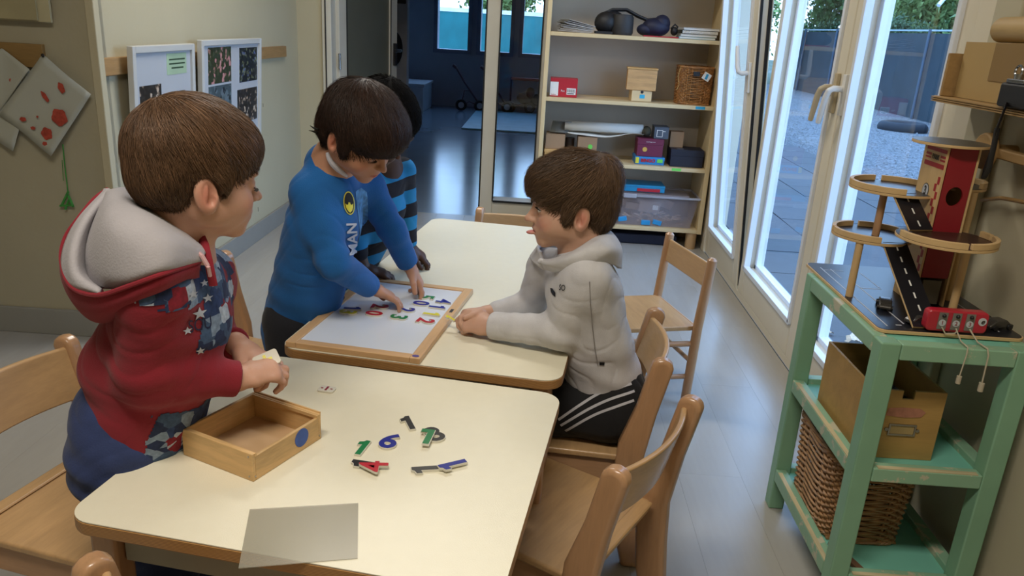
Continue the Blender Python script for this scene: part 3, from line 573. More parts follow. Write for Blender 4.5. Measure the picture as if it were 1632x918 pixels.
for k, (c, zz, lb) in enumerate((('5ba4b8', 0, 'pale blue book at the bottom of the stack on the top shelf'), ('b0b4ae', .014, 'grey book, second from the bottom of the top shelf stack'), ('28332f', .028, 'dark spiral-bound book near the top of the top shelf stack'), ('c9ccce', .049, 'white booklet on top of the top shelf stack'))):
    t = empty('book', lb, 'book', (.875+.004*k, 4.80, S1+zz), R(2*k-3)); hh = .013 if k != 2 else .020
    obj('cover', MB().bb(-.105, .105, -.08, .08, 0, .0015).bb(-.105, .105, -.08, .08, hh-.0015, hh).bb(-.105, -.103, -.08, .08, 0, hh), mat('book_cover_%d' % k, h(c), rough=.5), t); obj('pages', B(-.102, .102, -.077, .077, .0015, hh-.0015), wht, t)
    if k == 2:
        mb = MB(); [mb.torus((-.09+i*.013, -.08, .010), .007, .0015, 10, 5, Matrix.Rotation(PI/2, 3, 'Y')) for i in range(15)]; obj('spiral', mb, wht, t)
tag(obj('folder', B(.56, .76, 4.70, 4.74, S1, S1+.006), red_m), 'thin red folder lying under the navy pouch', 'folder')
# third shelf
cardm = mat('brown_cardboard', h('9a7d60'), rough=.8, var=.08)
t = carton('wooden_crate', 'pale wooden tray box with green tape at the left of the third shelf', .035, .215, 4.70, 4.88, S3, .560, WP['x'], lid=.02); obj('tape_label', B(-.07, -.035, -.0915, -.09, .01, .03), gn, t)
t = carton('cardboard_box', 'brown cardboard box stacked on the pale tray box', .040, .155, 4.72, 4.86, .5615, .648, cardm)
t = carton('cardboard_box', 'brown cardboard box with a green sticker in the middle of the third shelf', .235, .35, 4.72, 4.86, S3, .640, cardm)
obj('sticker', MB().cyl((.018, -.0718, .085), (.018, -.0702, .085), .014, n=20), gn, t)
tag(obj('dark_tin', MB().cyl((.19, 4.83, .5615), (.19, 4.83, .62), .028, n=20), mat('dark_tin', h('33281f'), rough=.5)), 'small dark tin between the two brown boxes', 'tin')
rm = mat('white_roll_paper', h('cfcfca'), rough=.6, var=.03); rg = mat('grey_roll_paper', h('77756f'), rough=.7, var=.05)
t = empty('paper_roll', 'rolled white paper lying across the boxes of the third shelf', 'paper roll', (.39, 4.80, .694))
mb = MB(); vs = []; n_ = 46
for k in range(n_):
    a = k*.42; r_ = .032-.00045*k; vs.append((r_*math.cos(a), r_*math.sin(a)))
mb.add([(-.24, v[0]*1.0, v[1]) for v in vs]+[(.235, v[0]*1.0, v[1]+.004) for v in vs], [(k, k+1, n_+k+1, n_+k) for k in range(n_-1)])
o = obj('roll', mb, rm, t); o.modifiers.new('thick', 'SOLIDIFY').thickness = .001
mb = MB(); L_ = 20; pts = []
for k in range(L_+1):
    u = k/L_; x = -.22+.46*u; z = -.036+.012*math.sin(u*9)*u; pts += [(x, -.05, z-.012*math.sin(u*5)), (x, .06, z)]
mb.add(pts, [(2*k, 2*k+1, 2*k+3, 2*k+2) for k in range(L_)]); o = obj('loose_sheet', mb, rm, t); o.modifiers.new('thick', 'SOLIDIFY').thickness = .0015
mb = MB(); pts = []
for k in range(L_+1):
    a = -2.2+4.0*k/L_; r_ = .045-.018*k/L_; pts += [(-.33+.02*k/L_, r_*math.cos(a)-.02, .0+r_*math.sin(a)), (-.22+.02*k/L_, r_*math.cos(a)-.02, .0+r_*math.sin(a))]
mb.add(pts, [(2*k, 2*k+1, 2*k+3, 2*k+2) for k in range(L_)]); o = obj('grey_end', mb, rg, t); o.modifiers.new('thick', 'SOLIDIFY').thickness = .002
t = carton('game_box', 'blue and yellow game box under the maroon one on the third shelf', .585, .765, 4.71, 4.86, S3, .548, mat('blue_box', h('2b7fc0'), rough=.4), lid=.02)
obj('tape_label', B(.045, .078, -.0765, -.075, .015, .036), gn, t); obj('pattern', MB().bb(-.085, -.065, -.0765, -.075, .006, .042), mat('yellow_print', h('d8cf3a'), rough=.5), t)
me = place(text_mesh('BINGO', .02, .001, .001), M4((-.01, -.0765, .024), Matrix(((1,0,0),(0,0,-1),(0,1,0))))); link('lettering', me, t, mats=red_m)
mar = mat('maroon_card', h('6a1f3f'), rough=.5, var=.05)
t = carton('shoe_box', 'maroon lidded box with a gold sticker stacked on the blue game box', .592, .75, 4.715, 4.86, .5495, .655, mar, lid=.035)
obj('sticker', MB().cyl((-.032, -.0738, .042), (-.032, -.0722, .042), .014, n=24), mat('gold_sticker', h('c9a24a'), rough=.4), t)
me = place(text_mesh('antesleyge.com', .0065, .0005), M4((0, -.0735, .088), Matrix(((1,0,0),(0,0,-1),(0,1,0))))); link('lettering', me, t, mats=wht)
t = carton('product_box', 'dark blue box with an outlined square on top of the maroon box', .685, .775, 4.73, 4.85, .6565, .728, mat('slate_card', h('4a5361'), rough=.5), lid=.004)
obj('printed_outline', MB().bb(-.028, .008, -.0615, -.0602, .050, .053).bb(-.028, .008, -.0615, -.0602, .012, .015).bb(-.028, -.025, -.0615, -.0602, .012, .053).bb(.005, .008, -.0615, -.0602, .012, .053).bb(.008, .024, -.0615, -.0602, .044, .047), wht, t)
tag(obj('olive_cloth', MB().ell((.647, 4.79, .690), (.030, .05, .032), 16, 10), mat('olive_cloth', h('3a382c'), rough=.9, bump=.6, bs=60)), 'bunched dark olive cloth on the maroon box beside the slate box', 'cloth')
t = carton('storage_box', 'flat black box at the right end of the third shelf', .795, .995, 4.70, 4.86, S3, .605, mat('black_card', h('17182a'), rough=.5, var=.08), lid=.04)
obj('price_label', B(-.06, -.02, -.06, -.035, .1036, .1045), mat('grey_label', h('6b6f7c'), rough=.6), t)
carton('cardboard_box', 'small upright brown box standing on the black box', .795, .875, 4.78, 4.85, .6065, .70, cardm)
# bottom shelf: clear bin with wooden puzzle pieces
clear = mat('milky_plastic', h('b9adb2'), rough=.25, var=.03); [n_ for n_ in clear.node_tree.nodes if n_.type == 'BSDF_PRINCIPLED'][0].inputs['Alpha'].default_value = .24
t = empty('plastic_bin', 'clear plastic bin full of wooden pieces on the bottom shelf', 'box', (.735, 4.815, S4))
def tub(w0, d0, w1, d1, hh, k):
    vs = []
    for (w_, d_, z) in ((w0, d0, 0), (w1, d1, hh)): vs += [(-w_/2, -d_/2, z), (w_/2, -d_/2, z), (w_/2, d_/2, z), (-w_/2, d_/2, z)]
    return MB().add(vs, [(0, 1, 2, 3), (0, 1, 5, 4), (1, 2, 6, 5), (2, 3, 7, 6), (3, 0, 4, 7)])
o = obj('tub', tub(.46, .24, .52, .27, .185, 0), clear, t); o.modifiers.new('thick', 'SOLIDIFY').thickness = .0025
obj('rim', MB().bb(-.27, .27, -.145, -.135, .180, .194).bb(-.27, .27, .135, .145, .180, .194).bb(-.27, -.26, -.135, .135, .180, .194).bb(.26, .27, -.135, .135, .180, .194), mat('frosted_rim', h('a9a8b0'), rough=.3), t, bevel=.003)
obj('lid', MB().bb(-.268, .20, -.142, .142, .1955, .203).bb(-.268, .20, -.147, -.140, .184, .203), clear, t, bevel=.002)
obj('clip', B(-.20, -.12, -.152, -.146, .175, .200), mat('frosted_rim', h('a9a8b0'), rough=.3), t, bevel=.002)
pcs = mat('puzzle_wood', h('b8a08a'), rough=.7, var=.15, rnd=.2)
for i in range(46):
    s = (RNG.uniform(.03, .075), RNG.uniform(.008, .02), .004); o = obj('wooden_piece', MB().box((0, 0, 0), s), pcs)
    o.location = (.735+RNG.uniform(-.17, .17), 4.80+RNG.uniform(-.08, .06), S4+.012+.0011*i); o.rotation_euler = (RNG.uniform(-.4, .4), RNG.uniform(-.4, .4), RNG.uniform(0, 3))
    tag(o, 'thin wooden puzzle strip lying in the clear bin', 'puzzle piece', 'puzzle strips in the clear bin')
for i, (x, z, w_, hh, r_, yy) in enumerate(((-.02, .10, .13, .075, .05, -.02), (-.12, .12, .2, .05, -.2, .05), (.06, .12, .16, .06, .3, .06), (-.10, .09, .12, .05, .1, .03))):
    o = obj('card_plate', MB().box((.735+x, 4.80+yy, S4+z), (w_, .004, hh), (R(20), r_, 0)), mat('tan_card', h('ad9a90'), rough=.7))
    tag(o, ['large tan card plate with a white sticker leaning in the clear bin', 'long tan card plate at the left back of the clear bin', 'tilted tan card plate at the right back of the clear bin', 'short tan card plate behind the blue pieces in the clear bin'][i], 'card')
    if i == 0: obj('sticker', B(.735+.0, .735+.035, 4.772, 4.7735, S4+.085, S4+.115), wht, o)
for i, (x, z) in enumerate(((-.19, .035), (-.045, .020), (.025, .024))):
    tag(obj('blue_block', MB().box((.735+x, 4.70, S4+z), (.055, .02, .030), (0, .2*i-.2, 0)), mat('sky_blue_plastic', h('2a93cf'), rough=.4), bevel=.004), ['bright blue plastic piece at the left of the clear bin', 'bright blue plastic piece in the middle of the clear bin', 'bright blue plastic piece right of the middle one in the bin'][i], 'toy')
t = carton('game_box', 'flat turquoise game box lying on the clear bin lid', .53, .79, 4.72, 4.90, S4+.2045, S4+.245, mat('turquoise_box', h('1f86b5'), rough=.4), lid=.012)
obj('pattern', B(-.04, .10, -.0915, -.09, .003, .022), red_m, t)
tag(obj('floor_case', B(.30, .90, 4.72, 4.95, .0, .062), mat('navy_case', h('151a30'), rough=.7), bevel=.01), 'dark navy case pushed under the bookcase', 'case')

# ================================================================ TABLES
ply = plyedge('ply_edge', h('b98d58'), h('8a633a'), 130)
def table(label, cx, cy, rz, w_, d_):
    t = empty('school_table', label, 'table', (cx, cy, 0), rz); P_ = rrect(w_, d_, .045, 8); P2 = rrect(w_-.002, d_-.002, .044, 8)
    obj('tabletop', MB().prism(P_, .506, .5285), ply, t, bevel=.003); obj('laminate', MB().prism(P2, .5285, .530), lam_m, t)
    for sx in (-1, 1):
        for sy in (-1, 1): obj('leg', B(sx*(w_/2-.045)-.022, sx*(w_/2-.045)+.022, sy*(d_/2-.045)-.022, sy*(d_/2-.045)+.022, 0, .506), W['z'], t, bevel=.008)
    ap = mat('apron_paint', h('9a9686'), rough=.6)
    for sy in (-1, 1): obj('apron', B(-w_/2+.07, w_/2-.07, sy*(d_/2-.05)-.009, sy*(d_/2-.05)+.009, .44, .505), ap, t)
    for sx in (-1, 1): obj('apron', B(sx*(w_/2-.05)-.009, sx*(w_/2-.05)+.009, -d_/2+.07, d_/2-.07, .44, .505), ap, t)
    return t
T1 = table('cream-topped square school table in the foreground with scattered digits', -.292, 1.200, R(-8.5), .665, .625)
T2 = table('long cream-topped school table behind, carrying the whiteboard', -.154, 2.217, R(-7.5), .65, 1.33)

# ================================================================ CHAIRS
def make_chair(label, x, y, rz, w_=.34, mats=W, light=WL):
    t = empty('school_chair', label, 'chair', (x, y, 0), R(rz), None); hw = w_/2
    sp = rrect(.33, w_-.07, .03, 5)
    o = obj('seat', MB().prism([(a+.015, b_) for a, b_ in rrect(.33, w_-.005, .035, 6)], .283, .301), light['y'], t, bevel=.006)
    # seat edge batten across the rear
    obj('rear_batten', B(-.155, -.125, -hw+.03, hw-.03, .3015, .309), light['y'], t, bevel=.004)
    for s in (-1, 1):
        obj('leg', B(.135, .178, s*(hw-.022)-.020, s*(hw-.022)+.020, 0, .2825), mats['z'], t, bevel=.007)
        prof = [(-.155, 0), (-.205, 0), (-.185, .20), (-.180, .30), (-.198, .42), (-.222, .535)]
        for k in range(7): a = PI-PI*k/6; prof.append((-.197+.0255*math.cos(a), .54+.022*math.sin(a)))
        prof += [(-.150, .44), (-.118, .34), (-.112, .24), (-.125, .12)]
        mt = M4((0, s*(hw-.0)+.017, 0), Matrix(((1, 0, 0), (0, 0, -1), (0, 1, 0))))
        obj('back_leg', MB().prism(prof, 0, .034, mt), mats['z'], t, bevel=.011, seg=3)
        obj('side_rail', B(-.12, .14, s*(hw-.022)-.010, s*(hw-.022)+.010, .225, .2825), mats['x'], t, bevel=.003)
    obj('front_rail', B(.146, .166, -hw+.04, hw-.04, .225, .2825), mats['y'], t, bevel=.003)
    # curved plywood backrest between the uprights
    mb = MB(); n_ = 14; vs = []
    for k in range(n_+1):
        u = -1+2*k/n_; yy = u*(hw-.012); dx = -.030*(1-u*u)
        for (ox, oz) in ((-.160, .425), (-.147, .425), (-.176, .540), (-.189, .540)): vs.append((ox+dx-.006, yy, oz))
    fs = [(4*k+a, 4*k+(a+1) % 4, 4*k+4+(a+1) % 4, 4*k+4+a) for k in range(n_) for a in range(4)] + [(3, 2, 1, 0), tuple(4*n_+a for a in range(4))]
    mb.add(vs, fs); obj('backrest', mb, light['y'], t, bevel=.005)
    return t
make_chair('beech school chair nearest the camera at the right edge of the front table', .087, 1.386, 148.7)
make_chair('beech school chair the boy in grey kneels on', .13, 1.80, 175)
make_chair('yellowish beech chair at the far left, beside the boy in the red hoodie', -.847, 1.31, -13)
make_chair('beech school chair whose back shows at the bottom left corner', -.30, .895, 56)
make_chair('beech chair standing behind the boy in the red hoodie', -.80, 1.985, -20)
make_chair('school chair tucked under the far end of the long table', -.075, 2.80, -98)
# slender chair with round posts
t = empty('pole_chair', 'slender wooden chair with round posts near the bookcase', 'chair', (.385, 2.64, 0), R(196))
obj('seat', MB().prism(rrect(.32, .33, .02, 4), .283, .301), WL['y'], t, bevel=.005)
for s in (-1, 1):
    obj('leg', MB().tube([(.14, s*.155, 0), (.14, s*.155, .282)], [.015, .016], 16), W['z'], t)
    obj('back_post', MB().tube([(-.155, s*.17, 0), (-.165, s*.17, .3), (-.185, s*.17, .54), (-.186, s*.17, .548)], [.016, .017, .0165, .009], 18), W['z'], t)
    obj('stretcher', MB().tube([(-.157, s*.165, .11), (.14, s*.155, .11)], .009, 12), W['x'], t); obj('stretcher', MB().tube([(-.159, s*.165, .235), (.14, s*.155, .235)], .010, 12), W['x'], t)
obj('stretcher', MB().tube([(-.157, -.165, .17), (-.157, .165, .17)], .009, 12), W['y'], t)
obj('seat_rail', MB().tube([(-.162, -.168, .29), (-.162, .168, .29)], .011, 12), W['y'], t)
mb = MB(); mb.box((-.182, 0, .482), (.013, .325, .085), (0, R(-5), 0)); obj('backrest', mb, WL['y'], t, bevel=.005)

# ================================================================ THINGS ON THE TABLES
TT = .5302
white_e = mat('painted_white_edge', h('d8d4c6'), rough=.5); DC = {k: mat(k+'_digit_paint', h(c), rough=.3, var=.05) for k, c in (('blue', '202a8c'), ('green', '1f7a45'), ('black', '26231f'), ('red', 'b81f2e'), ('yellow', 'd9cf2c'))}
def digit_mesh(d, hgt, depth, off):
    if d not in '17': return text_mesh(d, hgt, depth, off if d != '4' else off*.45)
    k = hgt*.98; q = [(-.03, -.5), (.15, -.5), (.15, .5), (.02, .5), (-.04, .40), (-.20, .34), (-.20, .18), (-.03, .22)]
    if d == '7': q = [(-.28, .5), (.18, .5), (.18, -.5), (-.02, -.5), (-.02, .28), (-.28, .28)]
    o = off*1.1-.0010; cx_ = [(x*k+math.copysign(o, x+.0 if abs(x) > .1 else (x-.05)), y*k+math.copysign(o, y-.25 if 0 < y < .45 else y)) for x, y in q]
    return MB().prism(cx_, -depth/2, depth/2).mesh('one')
def digit(d, col, p, ang, label, z=TT, hgt=.050, tilt=(0, 0), flip=False, group=None):
    t = empty('wooden_digit', label, 'digit', (p[0], p[1], z), R(ang), group); t.rotation_euler = (R(tilt[0]), R(tilt[1]), R(ang))
    me = place(digit_mesh(d, hgt, .0040, .0026), M4((0, 0, .0020))); mf = place(digit_mesh(d, hgt, .0008, .0016), M4((0, 0, .0044)))
    if flip: me.transform(Matrix.Diagonal((-1, 1, 1, 1))); mf.transform(Matrix.Diagonal((-1, 1, 1, 1)))
    link('base', me, t, mats=white_e, smooth=False); link('painted_face', mf, t, mats=DC[col], smooth=False); return t
digit('1', 'black', (-0.2115, 1.2874, 0.5300), 24, 'black wooden digit 1, topmost of the loose digits on the front table')
digit('8', 'black', (-0.1565, 1.2502, 0.5300), 35, 'dark grey wooden digit 8 lying under the green 7')
digit('7', 'green', (-0.1679, 1.2330, 0.5350), -6, 'green wooden digit 7 lying across the dark 8', z=TT+.0052)
digit('6', 'blue', (-0.2330, 1.2148, 0.5300), -14, 'blue wooden digit 6 in the middle of the loose digits')
digit('1', 'green', (-0.2770, 1.1892, 0.5300), -10, 'green wooden digit 1 above the red 4', hgt=.047)
digit('1', 'black', (-0.2574, 1.1361, 0.5300), 82, 'black wooden digit 1 lying under the red 4')
digit('4', 'red', (-0.2385, 1.1226, 0.5350), 96, 'red wooden digit 4 lying across a black digit', z=TT+.0052)
digit('1', 'black', (-0.1532, 1.1340, 0.5300), 104, 'black wooden digit 1 lying flat, lowest of the loose digits')
digit('1', 'blue', (-0.1102, 1.1483, 0.5320), 121, 'blue wooden digit 1 resting on the tip of the black one', z=TT+.0035, tilt=(0, 2))
t = empty('operator_tile', 'white tile with a division sign alone on the front table', 'tile', (-0.3968, 1.4048, 0.5302), R(-8))
obj('tile', MB().prism(rrect(.034, .024, .005, 5), 0, .004), white_e, t, bevel=.001); dv = mat('dark_red_ink', h('8c1c2c'), rough=.4)
obj('sign', MB().bb(-.0022, .0022, -.008, .009, .004, .0046).prism([(x-.010, y) for x, y in rrect(.005, .0035, .0015)], .004, .0046).prism([(x+.010, y) for x, y in rrect(.005, .0035, .0015)], .004, .0046), dv, t)
# open wooden tray box with a blue sticker
t = empty('wooden_tray', 'open pine box with a round blue sticker on the front table', 'box', (-.462, 1.174, TT), R(-24.5))
hw, hd, hh, k = .079, .083, .050, .0065
wl = wood('tray_pine', h('cda873'), 'x', rough=.45, var=.2, dens=34); wly = wood('tray_pine', h('cda873'), 'y', rough=.45, var=.22, dens=34)
obj('side', B(-hw, hw, -hd, -hd+k, 0, hh), wl, t, bevel=.0012); obj('side', B(-hw, hw, hd-k, hd, 0, hh), wl, t, bevel=.0012)
obj('side', B(-hw, -hw+k, -hd+k, hd-k, 0, hh), wly, t, bevel=.0012); sd = obj('side', B(hw-k, hw, -hd+k, hd-k, 0, hh-.006), wly, t, bevel=.0012)
obj('bottom', B(-hw+k, hw-k, -hd+k, hd-k, 0, .004), mat('tray_bottom', h('c2a078'), rough=.6, var=.06), t)
[obj('lid_groove', B(*q), wl, t) for q in ((-hw+k, hw, -hd+k, -hd+k+.003, hh-.007, hh-.001), (-hw+k, hw, hd-k-.003, hd-k, hh-.007, hh-.001), (-hw+.001, hw-.002, hd-.001, hd+.002, hh-.006, hh+.002))]
obj('sticker', MB().cyl((hw-.0002, .032, .026), (hw+.0009, .032, .026), .0165, n=32), mat('blue_sticker', h('2b54a8'), rough=.35, var=.15, vs=60), t)
obj('nail', MB().cyl((hw-.008, -hd-.0006, .008), (hw-.008, -hd+.001, .008), .0016, n=8).cyl((hw-.008, -hd-.0006, .044), (hw-.008, -hd+.001, .044), .0016, n=8).cyl((hw-.001, -hd+.005, .008), (hw+.0006, -hd+.005, .008), .0016, n=8).cyl((hw-.001, hd-.005, .008), (hw+.0006, hd-.005, .008), .0016, n=8), steel_m, t)
# clear plastic sheet on the near edge of the table
shm = mat('frosted_sheet', h('a8a391'), rough=.25)
nt = shm.node_tree; bb_ = [n_ for n_ in nt.nodes if n_.type == 'BSDF_PRINCIPLED'][0]; bb_.inputs['Alpha'].default_value = .42
p4 = [(-0.4035, 0.9922, 0.5310), (-0.2452, 1.0281, 0.5310), (-0.2160, 0.8984, 0.5310), (-0.3705, 0.8599, 0.5310)]
mb = MB(); mb.prism([(p[0], p[1]) for p in p4], TT+.0003, TT+.0015); tag(obj('plastic_sheet', mb, shm), 'translucent grey plastic sheet lying at the near edge of the front table', 'sheet')
# whiteboard lying on the long table
t = empty('whiteboard', 'framed whiteboard lying flat on the long table', 'whiteboard', (-.352, 1.831, TT), R(-8.4)); w_, d_, F = .318, .505, .024
wf = wood('board_frame', h('d0a87a'), 'y', rough=.4, var=.1); wfx = wood('board_frame', h('d0a87a'), 'x', rough=.4, var=.1)
for s in (-1, 1): obj('frame_side', B(s*w_/2-(F if s > 0 else 0), s*w_/2+(F if s < 0 else 0), -d_/2, d_/2, 0, .014), wf, t, bevel=.002)
for s in (-1, 1): obj('frame_side', B(-w_/2+F, w_/2-F, s*d_/2-(F if s > 0 else 0), s*d_/2+(F if s < 0 else 0), 0, .0138), wfx, t, bevel=.002)
obj('panel', B(-w_/2+F, w_/2-F, -d_/2+F, d_/2-F, .003, .0105), mat('magnetic_white', h('dde2ea'), rough=.18, var=.01), t)
obj('sticker', MB().prism([(w_/2-.013+.008*math.cos(a*PI/12), -d_/2+.012+.006*math.sin(a*PI/12)) for a in range(24)], .014, .0146), mat('violet_sticker', h('4b3a8c'), rough=.5), t)
obj('slot', B(w_/2-.016, w_/2-.008, .05, .075, .0135, .0143), black_m, t)
BZ = TT+.0106
# the digits on the board face the boy in blue, so their tops point away from him to the right
for (d, col, p, a, lb) in (('1', 'blue', (-0.4486, 1.8420, 0.5430), -88, 'blue digit 1 at the left end of the back row on the whiteboard'), ('3', 'yellow', (-0.4560, 1.8129, 0.5430), -98, 'yellow digit 3 at the left end of the whiteboard'),
    ('2', 'red', (-0.3861, 1.8682, 0.5430), -92, 'red digit 2 behind the red 0 on the whiteboard'), ('0', 'red', (-0.3898, 1.8164, 0.5430), -98, 'red digit 0 on the whiteboard'),
    ('2', 'blue', (-0.3156, 1.8582, 0.5430), -100, 'blue digit 2 by the fingers on the whiteboard'), ('3', 'green', (-0.3248, 1.8017, 0.5430), -98, 'green digit 3 on the whiteboard'),
    ('0', 'blue', (-0.2850, 1.9121, 0.5430), -98, 'blue digit 0 under the fingertips on the whiteboard'), ('5', 'green', (-0.2793, 1.9635, 0.5430), -98, 'green digit held by the upright hand on the whiteboard'),
    ('4', 'blue', (-0.2283, 1.9381, 0.5430), -100, 'blue digit 4 at the far right of the whiteboard'), ('1', 'blue', (-0.2373, 1.8922, 0.5430), -100, 'blue digit 1 below the blue 4 on the whiteboard'),
    ('1', 'yellow', (-0.2447, 1.8392, 0.5430), -100, 'yellow digit 1 on the whiteboard'), ('2', 'red', (-0.2548, 1.7883, 0.5430), -104, 'red digit 2 nearest the right frame of the whiteboard')):
    digit(d, col, p, a, lb, z=BZ, hgt=.043)

# ================================================================ GREEN SHELF UNIT
def chipped(name, col, under):
    m, nt, b, out = newmat(name); N = nt.nodes.new; L = nt.links.new; tc = N('ShaderNodeTexCoord')
    n1 = N('ShaderNodeTexNoise'); n1.inputs['Scale'].default_value = 14; n1.inputs['Detail'].default_value = 8; n1.inputs['Roughness'].default_value = .7; L(tc.outputs['Object'], n1.inputs['Vector'])
    r = N('ShaderNodeValToRGB'); e = r.color_ramp.elements; e[0].position = .56; e[0].color = (0, 0, 0, 1); e[1].position = .59; e[1].color = (1, 1, 1, 1); L(n1.outputs[0], r.inputs[0])
    n2 = N('ShaderNodeTexNoise'); n2.inputs['Scale'].default_value = 5; L(tc.outputs['Object'], n2.inputs['Vector']); r2 = N('ShaderNodeValToRGB'); r2.color_ramp.elements[0].color = (*mul(col, .85), 1); r2.color_ramp.elements[1].color = (*mul(col, 1.12), 1); L(n2.outputs[0], r2.inputs[0])
    mx = N('ShaderNodeMix'); mx.data_type = 'RGBA'; L(r.outputs[0], mx.inputs[0]); L(r2.outputs[0], mx.inputs[6]); mx.inputs[7].default_value = (*under, 1)
    L(mx.outputs[2], b.inputs['Base Color']); b.inputs['Roughness'].default_value = .45
    bp = N('ShaderNodeBump'); bp.inputs['Strength'].default_value = .3; bp.inputs['Distance'].default_value = .002; L(n1.outputs[0], bp.inputs['Height']); L(bp.outputs[0], b.inputs['Normal']); return m
gm = mat('mint_paint', h('7fa98b'), rough=.45, var=.08, vs=6, bump=.15, bs=20); gc = chipped('chipped_mint_paint', h('86ad90'), h('b9b59c')); gp = mat('turquoise_board', h('74b7a4'), rough=.5, var=.06)
GX0, GX1, GY0, GY1, GZ = .715, 1.030, 1.47, 1.945, .688; L_ = .042
t = empty('green_shelf_unit', 'mint green painted wooden shelf unit against the right wall', 'shelf', ((GX0+GX1)/2, (GY0+GY1)/2, 0))
ox, oy = (GX0+GX1)/2, (GY0+GY1)/2; a, c = (GX1-GX0)/2, (GY1-GY0)/2
for sx in (-1, 1):
    for sy in (-1, 1): obj('leg', B(sx*a-(L_ if sx > 0 else 0), sx*a+(L_ if sx < 0 else 0), sy*c-(L_ if sy > 0 else 0), sy*c+(L_ if sy < 0 else 0), 0, GZ), gm, t, bevel=.004)
for z1, hh in ((GZ, .036), (.402, .034), (.128, .036)):
    for s in (-1, 1):
        obj('rail', B(-a+L_, a-L_, s*c-(.03 if s > 0 else 0), s*c+(.03 if s < 0 else 0), z1-hh, z1-.001), gc, t, bevel=.003)
        obj('rail', B(s*a-(.03 if s > 0 else 0), s*a+(.03 if s < 0 else 0), -c+L_, c-L_, z1-hh, z1), gc, t, bevel=.003)
obj('top_board', B(-a+.03, a-.03, -c+.03, c-.03, GZ-.012, GZ-.002), gp, t); obj('shelf_board', B(-a+.03, a-.03, -c+.03, c-.03, .375, .386), gp, t); obj('shelf_board', B(-a+.03, a-.03, -c+.03, c-.03, .098, .112), gp, t)
# worn edges where the paint has gone
worn = wood('worn_bare_edge', h('bdb08c'), 'y', rough=.6); wornx = wood('worn_bare_edge', h('bdb08c'), 'x', rough=.6)
for z in (.402, .128): obj('worn_edge', B(-a+.001, -a+.012, -c+L_, c-L_-.02, z-.002, z+.0012), worn, t); obj('worn_edge', B(-a+L_+.01, a-L_-.01, -c+.001, -c+.012, z-.003, z+.0006), wornx, t)
# wooden file box on the middle shelf
t = empty('file_box', 'open plywood file box with a metal label holder on the middle green shelf', 'box', (.833, 1.68, .387), R(1)); fm = wood('file_box_ply', h('a8854c'), 'x', rough=.5, var=.12); x0, x1, y0, y1, hh, k = -.078, .080, -.135, .135, .165, .006
obj('front_panel', MB().bb(x0, -.014, y0, y0+k, 0, hh).bb(.012, x1, y0, y0+k, 0, hh).bb(-.014, .012, y0, y0+k, 0, hh-.02), fm, t)
obj('side_panel', B(x0, x0+k, y0+k, y1, 0, hh), fm, t); obj('side_panel', B(x1-k, x1, y0+k, y1, 0, hh), fm, t); obj('back_panel', B(x0+k, x1-k, y1-k, y1, 0, hh), fm, t); obj('bottom', B(x0+k, x1-k, y0+k, y1-k, 0, k), fm, t)
lh = obj('label_holder', MB().bb(-.030, .030, y0-.003, y0, .058, .062).bb(-.030, .030, y0-.003, y0, .082, .086).bb(-.030, -.026, y0-.003, y0, .062, .082).bb(.026, .030, y0-.003, y0, .062, .082), steel_m, t); obj('label_card', B(-.027, .027, y0-.001, y0, .062, .082), mat('tan_label', h('a08a5c'), rough=.7), t)
obj('screw', MB().cyl((-.034, y0-.003, .072), (-.034, y0, .072), .004, n=10).cyl((.034, y0-.003, .072), (.034, y0, .072), .004, n=10), steel_m, t)
obj('torn_label', MB().prism([(-.042, 0), (-.038, .018), (-.01, .021), (.03, .020), (.043, .012), (.035, 0), (0, -.003)], 0, .0006, M4((0, y0-.0008, .105), Matrix(((1,0,0),(0,0,-1),(0,1,0))))), mat('pinkish_paper', h('a8725c'), rough=.8, var=.15, vs=80), t)
tag(obj('dark_contents', MB().ell((.83, 1.66, .47), (.06, .11, .045), 18, 10).ell((.80, 1.60, .50), (.03, .05, .03), 14, 8), mat('dark_cloth', h('231d1c'), rough=.8, bump=.6, bs=50)), 'dark cloth things inside the plywood file box', 'cloth')
t = wicker('wicker_basket', 'large brown wicker basket on the bottom of the green shelf', .842, 1.745, .1135, .180, .27, .215, .12, 26, wick_d, dr=.0038)
tag(obj('wood_scrap', MB().box((.78, 1.55, .118), (.018, .10, .008), (0, .1, .35)), mat('dark_scrap', h('6b4c34'), rough=.7)), 'dark wood scrap under the wicker basket', 'scrap')

# ================================================================ TOY GARAGE
gy = empty('toy_garage', 'wooden toy car park tower on the green shelf', 'toy garage', (.885, 1.76, GZ+.0005)); rr = .0
gb = mat('black_board_paint', h('1b1c22'), rough=.32, var=.08); gwd = wood('garage_ply', h('c8a878'), 'x', rough=.5, var=.08); gwz = wood('garage_ply', h('c8a878'), 'z', rough=.5, var=.08); gdk = mat('dark_garage_print', h('2a2622'), rough=.35); line_m = mat('white_line_print', h('b9bcc2'), rough=.5); rpt = mat('garage_red', h('8a1a24'), rough=.45, var=.05)
BX0, BX1, BY0, BY1 = -.155, .150, -.235, .255
o = obj('base_board', MB().prism([(x+(BX0+BX1)/2, y+(BY0+BY1)/2) for x, y in rrect(BX1-BX0, BY1-BY0, .02)], 0, .007), [gwd], gy, bevel=.001); obj('board_top', MB().prism([(x+(BX0+BX1)/2, y+(BY0+BY1)/2) for x, y in rrect(BX1-BX0-.006, BY1-BY0-.006, .018)], .007, .0078), gb, gy)
mb = MB()
